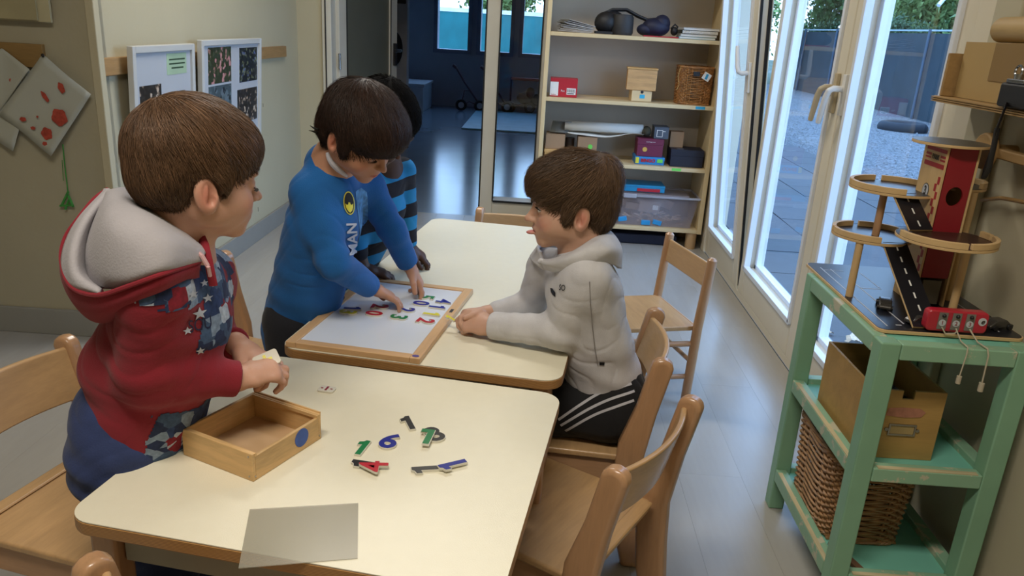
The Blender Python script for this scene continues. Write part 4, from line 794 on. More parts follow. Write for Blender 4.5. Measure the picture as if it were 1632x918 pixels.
for (x, y, w_, d_) in ((-.128, 0, .003, .42), (-.085, -.05, .003, .28), (-.105, .16, .003, .08), (-.10, .19, .05, .003), (-.06, .05, .05, .003), (-.035, .12, .003, .12), (.11, -.1, .003, .2), (-.06, -.19, .012, .004), (-.10, -.20, .012, .004), (0, -.205, .012, .004)): obj('road_line', B(x-w_/2, x+w_/2, y-d_/2, y+d_/2, .0078, .0082), line_m, gy)
H2 = .372
tw = obj('tower', MB().bb(-.045, .045, .060, .066, .008, H2).bb(-.052, -.045, -.056, .066, .008, H2).bb(.045, .052, -.056, .066, .008, H2), gwz, gy, bevel=.001)
# red front with a round hole
mb = MB(); n_ = 32; ring = [(.026*math.cos(2*PI*k/n_), .262+.021*math.sin(2*PI*k/n_)) for k in range(n_)]; outer = []
for k in range(n_):
    a_ = 2*PI*k/n_; ca, sa = math.cos(a_), math.sin(a_); q = max(abs(ca), abs(sa)); outer.append((.043*ca/q, .262+.07*sa/q))
for yy in (-.056, -.050): mb.add([(x, yy, z) for x, z in ring+outer], [(k, (k+1) % n_, n_+(k+1) % n_, n_+k) for k in range(n_)])
mb.add([(x, -.056, z) for x, z in ring]+[(x, -.050, z) for x, z in ring], [(k, (k+1) % n_, n_+(k+1) % n_, n_+k) for k in range(n_)])
mb.bb(-.043, .043, -.056, -.050, .332, H2).bb(-.043, .043, -.056, -.050, .075, .192)
obj('front_panel', mb, rpt, tw)
obj('doorway_panel', MB().bb(-.030, .030, -.052, -.0445, .012, .068), mat('grey_mirror_panel', h('6c6558'), rough=.2), tw)
# print on the left side
rp2 = mat('garage_red_print', h('a02a30'), rough=.5); mb = MB()
for k in range(17):
    z = .335-.0165*k-.05; y = -.050+(.011 if k % 2 else 0); mb.bb(-.0528, -.052, y, y+.011, z, z+.0165)
mb.bb(-.0528, -.052, -.054, .05, .352, .360).bb(-.0528, -.052, -.054, .05, .318, .328).bb(-.0528, -.052, -.053, -.028, .334, .338).bb(-.0528, -.052, -.053, -.028, .341, .346).bb(-.0528, -.052, .022, .05, .334, .338).bb(-.0528, -.052, .022, .05, .341, .346)
obj('checker_print', mb, rp2, tw)
RL = Matrix(((0, 0, -1), (-1, 0, 0), (0, 1, 0)))
me = place(text_mesh('PARK', .011, .0006, .0004), M4((-.0529, -.003, .3395), RL)); link('lettering', me, tw, mats=gdk)
n3 = obj('number_disc', MB().cyl((-.0522, .012, .262), (-.0530, .012, .262), .0175, n=28), gdk, tw); obj('number_disc_white', MB().cyl((-.0525, .012, .262), (-.0534, .012, .262), .0155, n=28), line_m, tw)
me = place(text_mesh('3', .020, .0006, .0008), M4((-.0536, .012, .262), RL)); link('lettering', me, tw, mats=gdk)
tw.location = (.0275, -.008, 0); tw.scale = (.68, .86, 1)
def disc(cx, cy, z, r_, a0=0, a1=360, top=gb, guard=True, name='platform', sweep=1.0):
    n_ = 40; P_ = [(cx+r_*math.cos(R(a0+(a1-a0)*k/n_)), cy+r_*math.sin(R(a0+(a1-a0)*k/n_))*sweep) for k in range(n_+(0 if a1-a0 >= 360 else 1))]
    P2 = [(cx+(x-cx)*.985, cy+(y-cy)*.985) for x, y in P_]
    o_ = obj(name, MB().prism(P_, z, z+.006), gwd, gy, bevel=.001); obj('platform_top', MB().prism(P2, z+.006, z+.0066), top, o_)
    return o_
def guard(parent, cx, cy, z, r_, segs, sweep=1.0):
    for a0, a1 in segs:
        n_ = 20; vs = []
        for k in range(n_+1):
            a_ = R(a0+(a1-a0)*k/n_); c_, s_ = math.cos(a_), math.sin(a_)*sweep
            for rr_, zz in ((r_, z), (r_-.009, z), (r_-.009, z+.013), (r_, z+.013)): vs.append((cx+rr_*c_, cy+rr_*s_, zz))
        obj('guard_rail', MB().add(vs, [(4*k+q, 4*k+(q+1) % 4, 4*k+4+(q+1) % 4, 4*k+4+q) for k in range(n_) for q in range(4)]+[(3, 2, 1, 0), tuple(4*n_+q for q in range(4))]), gwd, parent, bevel=.001)
o = disc(.020, -.005, H2-.004, .078, top=mat('faded_print', h('4c4538'), rough=.4))
o = disc(-.052, .060, .248, .098); guard(o, -.052, .060, .2546, .098, ((95, 172), (176, 262), (20, 85)))
o = disc(-.090, .04, .138, .088); guard(o, -.090, .04, .1446, .088, ((100, 172), (176, 262), (20, 90)))
o = disc(.0, -.115, .176, .100, top=mat('dark_track_print', h('3a241f'), rough=.35)); guard(o, .0, -.115, .1826, .100, ((180, 268), (272, 355), (0, 20)))
o = disc(.085, .06, .265, .065); guard(o, .085, .06, .2716, .065, ((-60, 60),))
for (x, y, z0, z1) in ((-.138, -.02, .008, .138), (-.085, .03, .145, .248), (.045, -.125, .008, .176), (.10, .0, .008, .265)): obj('dowel', MB().cyl((x, y, z0), (x, y, z1), .0085, n=16), gwz if z0 < .1 else W['z'], gy)
def ramp(p0, p1, w_):
    p0, p1 = Vector(p0), Vector(p1); d = p1-p0; L0 = d.length; X_ = d.normalized(); Z_ = Vector((0, 0, 1)); m3 = frame(X_, Z_); mid = (p0+p1)/2
    o_ = obj('ramp', MB().box(mid-m3.col[2]*.003, (L0, w_, .005), m3), gwd, gy, bevel=.0008); mb = MB().box(mid+m3.col[2]*.0002, (L0-.001, w_-.001, .0012), m3); obj('ramp_top', mb, gb, o_)
    mb = MB(); n_ = int(L0/.030)
    for k in range(n_): mb.box(p0+X_*(L0*(k+.5)/n_)+m3.col[2]*.001, (.015, .0035, .0006), m3)
    obj('lane_dashes', mb, mat('bright_line_print', h('e6e6e2'), rough=.5), o_)
ramp((-.058, -.01, .255), (-.040, -.085, .190), .058)
ramp((-.065, -.03, .145), (-.050, -.215, .012), .056)
# control box with numbered switches and strings
cbx = obj('control_box', MB().prism(rrect(.125, .046, .010, 5), 0, .024, M4((.002, -.208, .034), Matrix(((1,0,0),(0,0,-1),(0,1,0))))), mat('glossy_red_paint', h('b01f33'), rough=.28, coat=.3), gy, bevel=.004, seg=3)
RF = Matrix(((1, 0, 0), (0, 0, -1), (0, 1, 0))); gsw = mat('grey_switch_plate', h('75706a'), rough=.5)
for k, x in enumerate((-.030, -.002, .026)):
    pl = obj('switch_plate', B(x-.009, x+.009, -.2335, -.2318, .017, .053), gsw, cbx); obj('knob', MB().ell((x, -.236, .047), (.004, .004, .004), 12, 8), black_m, pl)
    obj('number_plate', MB().cyl((x, -.2344, .031), (x, -.2334, .031), .0072, n=24), line_m, cbx); me = place(text_mesh(str(k+1), .0085, .0005), M4((x, -.2347, .031), RF)); link('lettering', me, cbx, mats=rpt)
obj('number_plate', MB().cyl((.051, -.2334, .038), (.051, -.2322, .038), .0085, n=24), line_m, cbx); me = place(text_mesh('e', .011, .0006, .0003, shear=.3), M4((.051, -.2337, .0385), RF)); link('lettering', me, cbx, mats=gdk)
sg = mat('white_string', h('b5aa94'), rough=.8)
obj('string', MB().tube([(-.030, -.236, .022), (-.022, -.240, .010), (-.005, -.242, .012), (0, -.2415, .018)], .0016, 6).tube([(-.002, -.238, .022), (.0, -.262, .004), (-.001, -.293, .003), (-.003, -.298, -.010), (-.006, -.298, -.060)], .0014, 6), sg, cbx)
obj('string', MB().tube([(.026, -.238, .022), (.034, -.262, .004), (.038, -.293, .003), (.040, -.298, -.010), (.042, -.298, -.072)], .0016, 6), sg, cbx)
obj('bead', MB().cyl((-.006, -.298, -.074), (-.006, -.298, -.058), .005, n=12), sg, cbx); obj('bead', MB().cyl((.042, -.298, -.088), (.042, -.298, -.070), .0055, n=12), sg, cbx)
silver = mat('silver_toy_paint', h('5c5a58'), rough=.25, metal=.7)
def toycar(label, x, y, rz):
    t_ = empty('toy_car', label, 'toy car', (x, y, GZ+.0085), R(rz))
    obj('body', MB().prism([(-.032, .004), (.032, .004), (.034, .010), (.024, .013), (.012, .022), (-.016, .022), (-.030, .014), (-.034, .010)], -.013, .013, M4((0, 0, 0), RF)), silver, t_, bevel=.003)
    for sx in (-.02, .02):
        for sy in (-.0135, .0135): obj('wheel', MB().cyl((sx, sy-.003, .006), (sx, sy+.003, .006), .006, n=14), black_m, t_)
toycar('small silver toy car left of the toy garage ramp', .800, 1.672, 70); toycar('small silver toy car half hidden left of the red control box', .836, 1.575, 20); toycar('small silver toy car right of the red control box', 1.000, 1.58, 20)
# ================================================================ RIGHT WALL ODDS AND ENDS
rw = wood('wall_shelf_wood', h('9a7a4c'), 'y', rough=.6); t = empty('wall_shelf', 'small wooden wall shelf at the right edge with ribbed front', 'shelf', (1.0, 1.86, 1.142))
obj('board', B(-.05, .058, -.40, .115, -.008, .006), rw, t, bevel=.002); mb = MB(); [mb.bb(-.054, -.050, -.40, .115, -.007+k*.0045, -.0045+k*.0045) for k in range(3)]; obj('ribbed_edge', mb, rw, t); obj('end_panel', B(-.045, .045, .088, .098, .0062, .105), rw, t, bevel=.002)
t = carton('cardboard_box', 'plain tan box standing on the wall shelf at the right edge', .982, 1.055, 1.58, 1.94, 1.149, 1.274, mat('tan_carton', h('a88b58'), rough=.7, var=.04)); obj('side_flap', B(-.0385, -.0368, -.17, .05, .045, .124), mat('dark_tan_carton', h('84683c'), rough=.7, var=.04), t)
tag(obj('wooden_roller', MB().cyl((1.01, 1.50, 1.302), (1.01, 1.86, 1.302), .027, n=28), wood('roller_wood', h('a58a5c'), 'y', rough=.5), bevel=.008), 'thick wooden roller lying above the tan box at the right edge', 'roller')
t = empty('camera', 'compact black camera hanging at the edge of the wall shelf', 'camera', (.957, 1.625, 1.149)); obj('body', B(-.02, .02, -.05, .055, 0, .048), black_m, t, bevel=.006); obj('top_plate', B(-.018, .018, -.02, .04, .048, .056), steel_m, t, bevel=.002); obj('dial', MB().cyl((0, .03, .056), (0, .03, .066), .009).cyl((0, -.005, .056), (0, -.005, .061), .005).torus((0, .035, .07), .012, .0025, 18, 6, Matrix.Rotation(PI/2, 3, 'Y')), steel_m, t)
obj('strap', MB().tube([(-.022, .01, .01), (-.033, .002, -.04), (-.033, .004, -.09), (-.033, .012, -.125), (-.033, .006, -.143), (-.033, -.004, -.125), (-.033, -.002, -.08), (-.033, .002, -.04)], .006, 8, flat=.35), black_m, t)
t = empty('wall_peg', 'round wooden wall peg behind the top of the toy garage', 'peg', (1.06, 1.775, 1.045)); obj('disc', MB().cyl((-.055, 0, 0), (-.075, 0, 0), .040, n=28), rw, t, bevel=.006); obj('stem', MB().cyl((-.056, 0, 0), (0, 0, 0), .016, n=18), rw, t); obj('cross_bar', B(-.06, -.035, -.17, -.03, -.011, .011), rw, t, bevel=.004)
tag(obj('curved_stick', MB().tube([(1.045, 1.83, .925), (1.035, 1.74, .948), (1.04, 1.64, .958), (1.045, 1.5, .955)], .0045, 10), rw), 'thin curved stick on the right wall behind the toy garage', 'stick')  # thin rod modelled in place of a shadow on the wall
# ================================================================ FIGURES: bodies and clothes as smooth implicit surfaces meshed with surface nets
def V(*a): return np.array(a, np.float64)
def un(v): v = np.asarray(v, float); return v/np.linalg.norm(v)
class Sdf:
    def __init__(s): s.p = []; s.fx = []
    def _push(s, f, c, rad, k, op): s.p.append((f, np.asarray(c, float), float(rad), k, op)); return s
    def cap(s, a, b, r1, r2=None, k=.012, op=1):
        a = np.asarray(a, float); b = np.asarray(b, float); r2 = r1 if r2 is None else r2; ba = b-a; l2 = ba@ba+1e-12
        def f(P):
            pa = P-a; t = np.clip((pa@ba)/l2, 0, 1); return np.linalg.norm(pa-t[..., None]*ba, axis=-1)-(r1+(r2-r1)*t)
        return s._push(f, (a+b)/2, np.sqrt(l2)/2+max(r1, r2), k, op)
    def ell(s, c, r, M=None, k=.012, op=1):
        c = np.asarray(c, float); r = np.asarray(r, float); M = np.eye(3) if M is None else np.asarray(M, float)   # rows: local axes
        def f(P):
            q = (P-c)@M.T; k0 = np.linalg.norm(q/r, axis=-1); k1 = np.linalg.norm(q/(r*r), axis=-1)+1e-9; return k0*(k0-1)/k1
        return s._push(f, c, r.max(), k, op)
    def ecap(s, a, b, w1, d1, w2, d2, side, k=.015, op=1):
        # capsule with an oval section: w along side, d across
        a = np.asarray(a, float); b = np.asarray(b, float); ax = un(b-a); L0 = np.linalg.norm(b-a); sd = np.asarray(side, float); sd = un(sd-ax*(sd@ax)); nn = np.cross(ax, sd)
        def f(P):
            pa = P-a; y = pa@ax; t = np.clip(y/L0, 0, 1); w_ = w1+(w2-w1)*t; d_ = d1+(d2-d1)*t; e = y-t*L0; m = np.minimum(w_, d_)
            q = np.sqrt((pa@sd/w_)**2+(pa@nn/d_)**2+(e/m)**2); return (q-1)*m
        return s._push(f, (a+b)/2, L0/2+max(w1, w2, d1, d2), k, op)
    def box(s, c, hd, M=None, r=.003, k=.004, op=1):
        c = np.asarray(c, float); hd = np.asarray(hd, float); M = np.eye(3) if M is None else np.asarray(M, float)
        def f(P):
            q = np.abs((P-c)@M.T)-(hd-r); return np.linalg.norm(np.maximum(q, 0), axis=-1)+np.minimum(q.max(-1), 0)-r
        return s._push(f, c, np.linalg.norm(hd), k, op)
    def __call__(s, P, hb=0.0):
        P = np.asarray(P, float); D = np.full(P.shape[:-1], .5)
        multi = P.ndim == 3; cen = P.mean(1) if multi else None; hd = (np.linalg.norm(P[:, 0]-cen, axis=-1).max() if multi and len(P) else 0)
        for f, c, rad, k, op in s.p:
            if multi:
                m = np.linalg.norm(cen-c, axis=-1) < rad+hd+.03+2*k
                if not m.any(): continue
                x = f(P[m]); d = D[m]
            else: x = f(P); d = D
            if op > 0: h_ = np.maximum(k-np.abs(d-x), 0)/k; r_ = np.minimum(d, x)-h_*h_*k*.25
            else: h_ = np.maximum(k-np.abs(-x-d), 0)/k; r_ = np.maximum(d, -x)+h_*h_*k*.25
            if multi: D[m] = r_
            else: D = r_
        for g in s.fx: D = D+g(P)
        return D
    def grad(s, P, e=.0015):
        g = np.stack([s(P+V(*q))-s(P-V(*q)) for q in ((e, 0, 0), (0, e, 0), (0, 0, e))], -1); return g/(np.linalg.norm(g, axis=-1, keepdims=True)+1e-9)
    def bounds(s):
        lo = np.min([c-r for f, c, r, k, o in s.p if o > 0], 0)-.02; hi = np.max([c+r for f, c, r, k, o in s.p if o > 0], 0)+.02; return lo, hi
def surfnet(F, hh, nb=10):
    lo, hi = F.bounds(); bs = hh*nb; nB = np.ceil((hi-lo)/bs).astype(int)+1
    I = np.stack(np.meshgrid(*[np.arange(n) for n in nB], indexing='ij'), -1).reshape(-1, 3)
    cen = lo+(I+.5)*bs; d = np.concatenate([F(c_[:, None, :])[:, 0] for c_ in np.array_split(cen, max(1, len(cen)//20000))])
    I = I[np.abs(d) < bs*.866*1.5+.012]
    g = np.arange(nb+1); G = np.stack(np.meshgrid(g, g, g, indexing='ij'), -1).reshape(-1, 3)
    n1 = nb+1; keys = []; verts = []; quads = []; NN = (nB*nb+2).astype(np.int64)
    def key(c): return (c[..., 0]*NN[1]+c[..., 1])*NN[2]+c[..., 2]
    co = np.array([(a, b, c) for a in (0, 1) for b in (0, 1) for c in (0, 1)]); ed = [(i, j) for i in range(8) for j in range(i+1, 8) if np.abs(co[i]-co[j]).sum() == 1]
    for ch in np.array_split(I, max(1, len(I)//400)):
        gi = ch[:, None, :]*nb+G[None]; D = F(lo+gi*hh).reshape(-1, n1, n1, n1); S = D < 0
        cs = np.stack([D[:, a:a+nb, b:b+nb, c:c+nb] for a, b, c in co], -1); ins = (cs < 0).sum(-1); act = (ins > 0) & (ins < 8)
        bi, x, y, z = np.nonzero(act); cv = cs[bi, x, y, z]; base = ch[bi]*nb+np.stack([x, y, z], -1)
        acc = np.zeros((len(cv), 3)); cnt = np.zeros(len(cv))
        for i, j in ed:
            a, b = cv[:, i], cv[:, j]; m = (a < 0) != (b < 0); t = np.where(m, a/(a-b+1e-20), 0); acc += np.where(m[:, None], co[i]+(co[j]-co[i])*t[:, None], 0); cnt += m
        verts.append(lo+(base+acc/cnt[:, None])*hh); keys.append(key(base.astype(np.int64)))
        for ax in range(3):
            sl0 = [slice(0, nb)]*3; sl1 = list(sl0); sl1[ax] = slice(1, nb+1)
            A = S[(slice(None), *sl0)]; Bm = S[(slice(None), *sl1)]; bi, x, y, z = np.nonzero(A != Bm)
            b0 = (ch[bi]*nb+np.stack([x, y, z], -1)).astype(np.int64); u, v = (ax+1) % 3, (ax+2) % 3; du = np.zeros(3, np.int64); du[u] = 1; dv = np.zeros(3, np.int64); dv[v] = 1
            q = np.stack([key(b0-du-dv), key(b0-dv), key(b0), key(b0-du)], -1); fl_ = ~A[bi, x, y, z]
            q[fl_] = q[fl_][:, ::-1]; quads.append(q)
    verts = np.concatenate(verts); keys = np.concatenate(keys); quads = np.concatenate(quads); o = np.argsort(keys); ks = keys[o]; verts = verts[o]
    ix = np.searchsorted(ks, quads); ix = np.minimum(ix, len(ks)-1); ok = (ks[ix] == quads).all(1); return verts, ix[ok]
def np_mesh(name, v, f, col=None):
    me = bpy.data.meshes.new(name); me.vertices.add(len(v)); me.vertices.foreach_set('co', np.asarray(v, np.float32).ravel())
    k = f.shape[1]; me.loops.add(f.size); me.loops.foreach_set('vertex_index', f.astype(np.int32).ravel()); me.polygons.add(len(f)); me.polygons.foreach_set('loop_start', np.arange(0, f.size, k, dtype=np.int32))
    me.polygons.foreach_set('loop_total', np.full(len(f), k, np.int32)); me.update(calc_edges=True)
    if col is not None:
        at = me.color_attributes.new('Col', 'FLOAT_COLOR', 'POINT'); c4 = np.ones((len(v), 4), np.float32); c4[:, :3] = col; at.data.foreach_set('color', c4.ravel())
    me.polygons.foreach_set('use_smooth', np.ones(len(f), bool)); return me
def sdf_obj(name, F, hh, m, parent, col=None, keep=False):
    v, f = surfnet(F, hh); c = col(v) if col is not None else None; me = np_mesh(name, v, f, c); me.materials.append(m)
    o = bpy.data.objects.new(name, me); C.objects.link(o); o.parent = parent
    return (o, v, f) if keep else o
def cuff(D, w, d, r=.044, L0=.036):
    d = un(d); u = un(np.cross(d, V(.3, .5, .8))); D.box(np.asarray(w)+d*L0, (L0, r, r), np.array([d, u, np.cross(d, u)]), .002, .003, -1)
def crs(pts, n):
    pts = np.asarray(pts, float); s_ = np.concatenate([[0], np.cumsum(np.linalg.norm(np.diff(pts, axis=0), axis=1))]); s_ /= s_[-1]; out = []
    for u in np.linspace(0, 1, n):
        j = min(max(np.searchsorted(s_, u, side='right')-1, 0), len(pts)-2); w_ = (u-s_[j])/(s_[j+1]-s_[j]+1e-9); p1, p2 = pts[j], pts[j+1]; p0 = pts[j-1] if j > 0 else 2*p1-p2; p3 = pts[j+2] if j+2 < len(pts) else 2*p2-p1
        out.append(.5*((2*p1)+(-p0+p2)*w_+(2*p0-5*p1+4*p2-p3)*w_**2+(-p0+3*p1-3*p2+p3)*w_**3))
    return np.array(out)
def body_obj(F, hh, skin, under, t, H, hands):
    # one continuous figure: skin on head and hands, the clothed rest in the garments' own cloth
    v, f = surfnet(F, hh); me = np_mesh('body', v, f, skin_colour(H, (1, 1, 1))(v)); c = v[f].mean(1); s_ = np.linalg.norm(c-H.w(1, 0, -1.5), axis=1) < .170
    for w_, f_ in hands: s_ |= np.linalg.norm(c-(w_+f_*.055), axis=1) < .088
    me.materials.append(skin); me.materials.append(under); me.polygons.foreach_set('material_index', np.where(s_, 0, 1).astype(np.int32)); o = bpy.data.objects.new('body', me); C.objects.link(o); o.parent = t; return o
def root(o, loc):   # the thing's Empty is at the feet; parts are modelled in world coordinates
    return o
def person(label, loc):
    t = empty('person', label, 'person', loc); return t
def fix(parts, t):
    for o in parts: o.matrix_parent_inverse = Matrix.Translation(-Vector(t.location))
def fold(amp, fr, seed, c=None, rad=None):
    # creases: narrow valleys wandering over the cloth
    r = np.random.default_rng(seed); d = r.normal(0, 1, (4, 3)); d /= np.linalg.norm(d, axis=1)[:, None]; ph = r.uniform(0, 6, 4)
    def g(P):
        a = np.sin(P@d[0]*fr*.8+ph[0]+1.9*np.sin(P@d[1]*fr*.5+ph[1])); b = np.sin(P@d[2]*fr*.8+ph[2]+1.6*np.sin(P@d[3]*fr*.6+ph[3])); m_ = .5+.5*np.sin(P@d[1]*fr*.35+ph[3])
        v = (1-np.abs(a))**2*m_*m_+(1-np.abs(b))**3*(1-m_)**2
        w_ = 1 if c is None else np.exp(-((P-c)**2).sum(-1)/(rad*rad))
        return amp*v*w_
    return g
def loft(name, curves, m, parent, nu=40, nv=20, thick=.005, parts=None, wr=0):
    cr = crs
    g = np.array([cr(c, nu) for c in curves]); G_ = np.array([cr(g[:, i], nv) for i in range(nu)])   # nu, nv, 3
    f = np.array([(i*nv+j, i*nv+j+1, (i+1)*nv+j+1, (i+1)*nv+j) for i in range(nu-1) for j in range(nv-1)]); me = np_mesh(name, G_.reshape(-1, 3), f); me.materials.append(m)
    o = bpy.data.objects.new(name, me); C.objects.link(o); o.parent = parent; sm = o.modifiers.new('thick', 'SOLIDIFY'); sm.thickness = thick; sm.offset = 0
    if parts is not None: parts.append(o)
    return o, G_
def ridges(amp, c, ax, rad, fr, seed=0):  # folds across a limb near a joint
    c = np.asarray(c, float); ax = un(ax)
    def g(P):
        q = P-c; return amp*np.sin((q@ax)*fr+1.2*np.sin(q@V(13, 21, 17)+seed))*np.exp(-(q*q).sum(-1)/(rad*rad))
    return g
def hframe(az, pitch, roll=0):
    # rows: forward, left, up of a head or body looking along azimuth az, nose down by pitch
    a, p, r = R(az), R(pitch), R(roll); f = V(math.cos(a)*math.cos(p), math.sin(a)*math.cos(p), -math.sin(p)); l = V(-math.sin(a), math.cos(a), 0); u = np.cross(f, l)
    l2 = l*math.cos(r)+u*math.sin(r); u2 = -l*math.sin(r)+u*math.cos(r); return np.array([f, l2, u2])

# ---- a child's head in centimetres: x forward, y left, z up
class Head:
    def __init__(s, c, M, sc=1.0): s.c = np.asarray(c, float); s.M = M; s.s = sc*.01
    def w(s, *q): return s.c+(np.asarray(q, float)*s.s)@s.M
    def loc(s, P): return ((P-s.c)@s.M.T)/s.s
    def e(s, F, c, r, k=1.0, op=1, rot=None):
        M = s.M
        if rot is not None: M = np.array(rot)@s.M
        F.ell(s.w(*c), np.asarray(r)*s.s, M, k*s.s, op)
    def cap(s, F, a, b, r1, r2, k=.6, op=1): F.cap(s.w(*a), s.w(*b), r1*s.s, r2*s.s, k*s.s, op)
def roty(a): a = R(a); return np.array([[math.cos(a), 0, math.sin(a)], [0, 1, 0], [-math.sin(a), 0, math.cos(a)]])
def face(F, H, neck=None, eyes='down', tongue=False):
    e = H.e
    e(F, (-1.2, 0, 3.0), (8.9, 7.1, 7.4), 1.0); e(F, (3.4, 0, 3.0), (4.9, 5.9, 5.2), 2.0); e(F, (3.1, 0, -3.2), (4.9, 5.2, 6.4), 2.0)
    for s_ in (-1, 1): e(F, (4.4, 3.0*s_, -3.9), (2.9, 2.4, 2.9), 1.6); e(F, (.6, 4.5*s_, -4.2), (3.2, 1.8, 3.2), 2.0)
    e(F, (5.9, 0, -8.5), (1.7, 2.0, 1.5), 1.6); e(F, (6.3, 0, -5.8), (1.9, 2.6, 2.1), 1.4)
    for s_ in (-1, 1): e(F, (7.9, 2.75*s_, -.75), (1.15, 1.65, 1.05), 1.3, -1)
    # brow, nose
    for s_ in (-1, 1): e(F, (7.0, 2.6*s_, .9), (1.2, 2.2, .65), 1.2)
    H.cap(F, (7.5, 0, -.3), (9.2, 0, -3.0), .55, .72, 1.0); e(F, (9.3, 0, -3.35), (.95, .78, .70), .6)
    for s_ in (-1, 1): e(F, (8.45, .9*s_, -3.55), (.75, .5, .52), .5); e(F, (9.1, .42*s_, -4.02), (.35, .22, .2), .2, -1)
    # lips
    e(F, (7.75, 0, -5.55), (.70, 1.7, .38), .6); e(F, (7.5, 0, -6.45), (.70, 1.45, .42), .6)
    if tongue: e(F, (8.2, 0, -6.05), (1.0, 1.25, .30), .15, -1); e(F, (8.45, 0, -6.45), (1.5, 1.05, .45), .2)
    else: e(F, (8.4, 0, -5.98), (.75, 1.75, .10), .2, -1)
    # lids
    for s_ in (-1, 1):
        e(F, (6.55, 2.8*s_, -.85), (1.32, 1.45, 1.28), .5)
        if eyes == 'open': e(F, (7.75, 2.85*s_, -.85), (.85, 1.15, .40), .18, -1)
        else: e(F, (7.85, 2.8*s_, -1.45), (.45, 1.3, .10), .15, -1)
    # ears
    for s_ in (-1, 1):
        e(F, (-1.0, 6.9*s_, -2.3), (1.75, .85, 2.9), .7, rot=roty(12)); e(F, (-.6, 7.75*s_, -2.0), (1.15, .8, 2.0), .3, -1, rot=roty(12)); e(F, (.25, 7.0*s_, -2.8), (.5, .5, .7), .4); e(F, (-1.15, 7.25*s_, -2.1), (.45, .35, 1.5), .3); e(F, (-.3, 7.45*s_, -2.8), (.55, .6, .8), .25, -1)
    if neck is not None: F.cap(H.w(-2.0, 0, -4.0), neck, .047, .050, .02)
def skin_colour(H, base, extra=None):
    base = np.array(base)
    def f(P):
        q = H.loc(P); c = np.tile(base/base, (len(P), 1)).astype(float)
        near = (np.abs(q) < 14).all(1)
        def spot(cx, cy, cz, rx, ry, rz): return np.clip(1.4-1.4*np.sqrt(((q[:, 0]-cx)/rx)**2+((q[:, 1]-cy)/ry)**2+((q[:, 2]-cz)/rz)**2), 0, 1)[:, None]*near[:, None]
        for s_ in (-1, 1):
            m = spot(6.5, 3.8*s_, -3.8, 3, 2.4, 2.2); c = c*(1-m*.20*np.array([0, 1, 1.0])*.8)
            m = spot(-.9, 7.6*s_, -2.2, 2.0, 1.4, 3.2); c = c*(1-m*np.array([0, .28, .28]))
            m = np.clip(spot(7.9, 2.7*s_, 1.15-.0, 1.6, 2.3, .42)*2.2, 0, 1); c = c*(1-m*np.array([.55, .62, .66]))
        m = np.clip(spot(8.0, 0, -5.95, 1.2, 2.1, .85)*1.5, 0, 1); c = c*(1-m*np.array([.10, .34, .28]))
        m = np.clip(spot(9.2, 0, -6.4, 1.5, 1.3, .75)*1.8, 0, 1); c = c*(1-m*np.array([.12, .50, .40]))*1.0
        m = spot(9.3, 0, -3.4, 1.1, 1.1, 1.0); c = c*(1-m*np.array([0, .15, .15]))
        if extra is not None: c = extra(P, c)
        return c
    return f
def eye_parts(H, t, iris, eyes, parts):
    for s_ in (-1, 1):
        mb = MB(); cc = H.w(6.62, 2.8*s_, -.85); mb.ell(cc, (1.2*H.s,)*3, 18, 12); o = obj('eyeball', mb, mat('eye_white', h('d8d2c8'), rough=.15, var=.02), t); parts.append(o)
        if eyes == 'open':
            fw = un(H.M[0]*1.0+H.M[1]*.10*s_+V(-.0, 0, .0)); m3 = frame(fw, H.M[2]); mb = MB()
            def dome(r_, off):
                n_ = 20; vs = [tuple(cc+fw*(1.2*H.s+off))]
                for j in (1, 2):
                    rr_ = r_*j/2
                    for k in range(n_): a = 2*PI*k/n_; q = m3.col[1]*math.cos(a)*rr_+m3.col[2]*math.sin(a)*rr_; zz = math.sqrt(max((1.2*H.s)**2-rr_**2, 0))+off; vs.append(tuple(Vector(cc)+Vector(fw)*zz+q))
                return MB().add(vs, [(0, 1+k, 1+(k+1) % n_) for k in range(n_)]+[(1+k, 1+n_+k, 1+n_+(k+1) % n_, 1+(k+1) % n_) for k in range(n_)])
            io = obj('iris', dome(.56*H.s, .0003), mat('iris_'+iris, h(iris), rough=.1), o); parts.append(io); po = obj('pupil', dome(.26*H.s, .0005), black_m, o); parts.append(po)
        mb = MB(); r_ = np.random.default_rng(3)
        for k in range(22):
            u = -1+2*k/21; zz = -.47 if eyes == 'open' else -1.5; a = np.array([7.85-.55*u*u, 2.8*s_+1.25*u, zz-.25*u*u]); d = np.array([.55, .25*u, (.05 if eyes == 'open' else -.28)]); mb.tube([H.w(*a), H.w(*(a+d*.6)), H.w(*(a+d+[0, 0, .18]))], [.00055, .0004, .00015], 4)
        parts.append(obj('eyelashes', mb, mat('lash_brown', h('1e1410'), rough=.6), t))
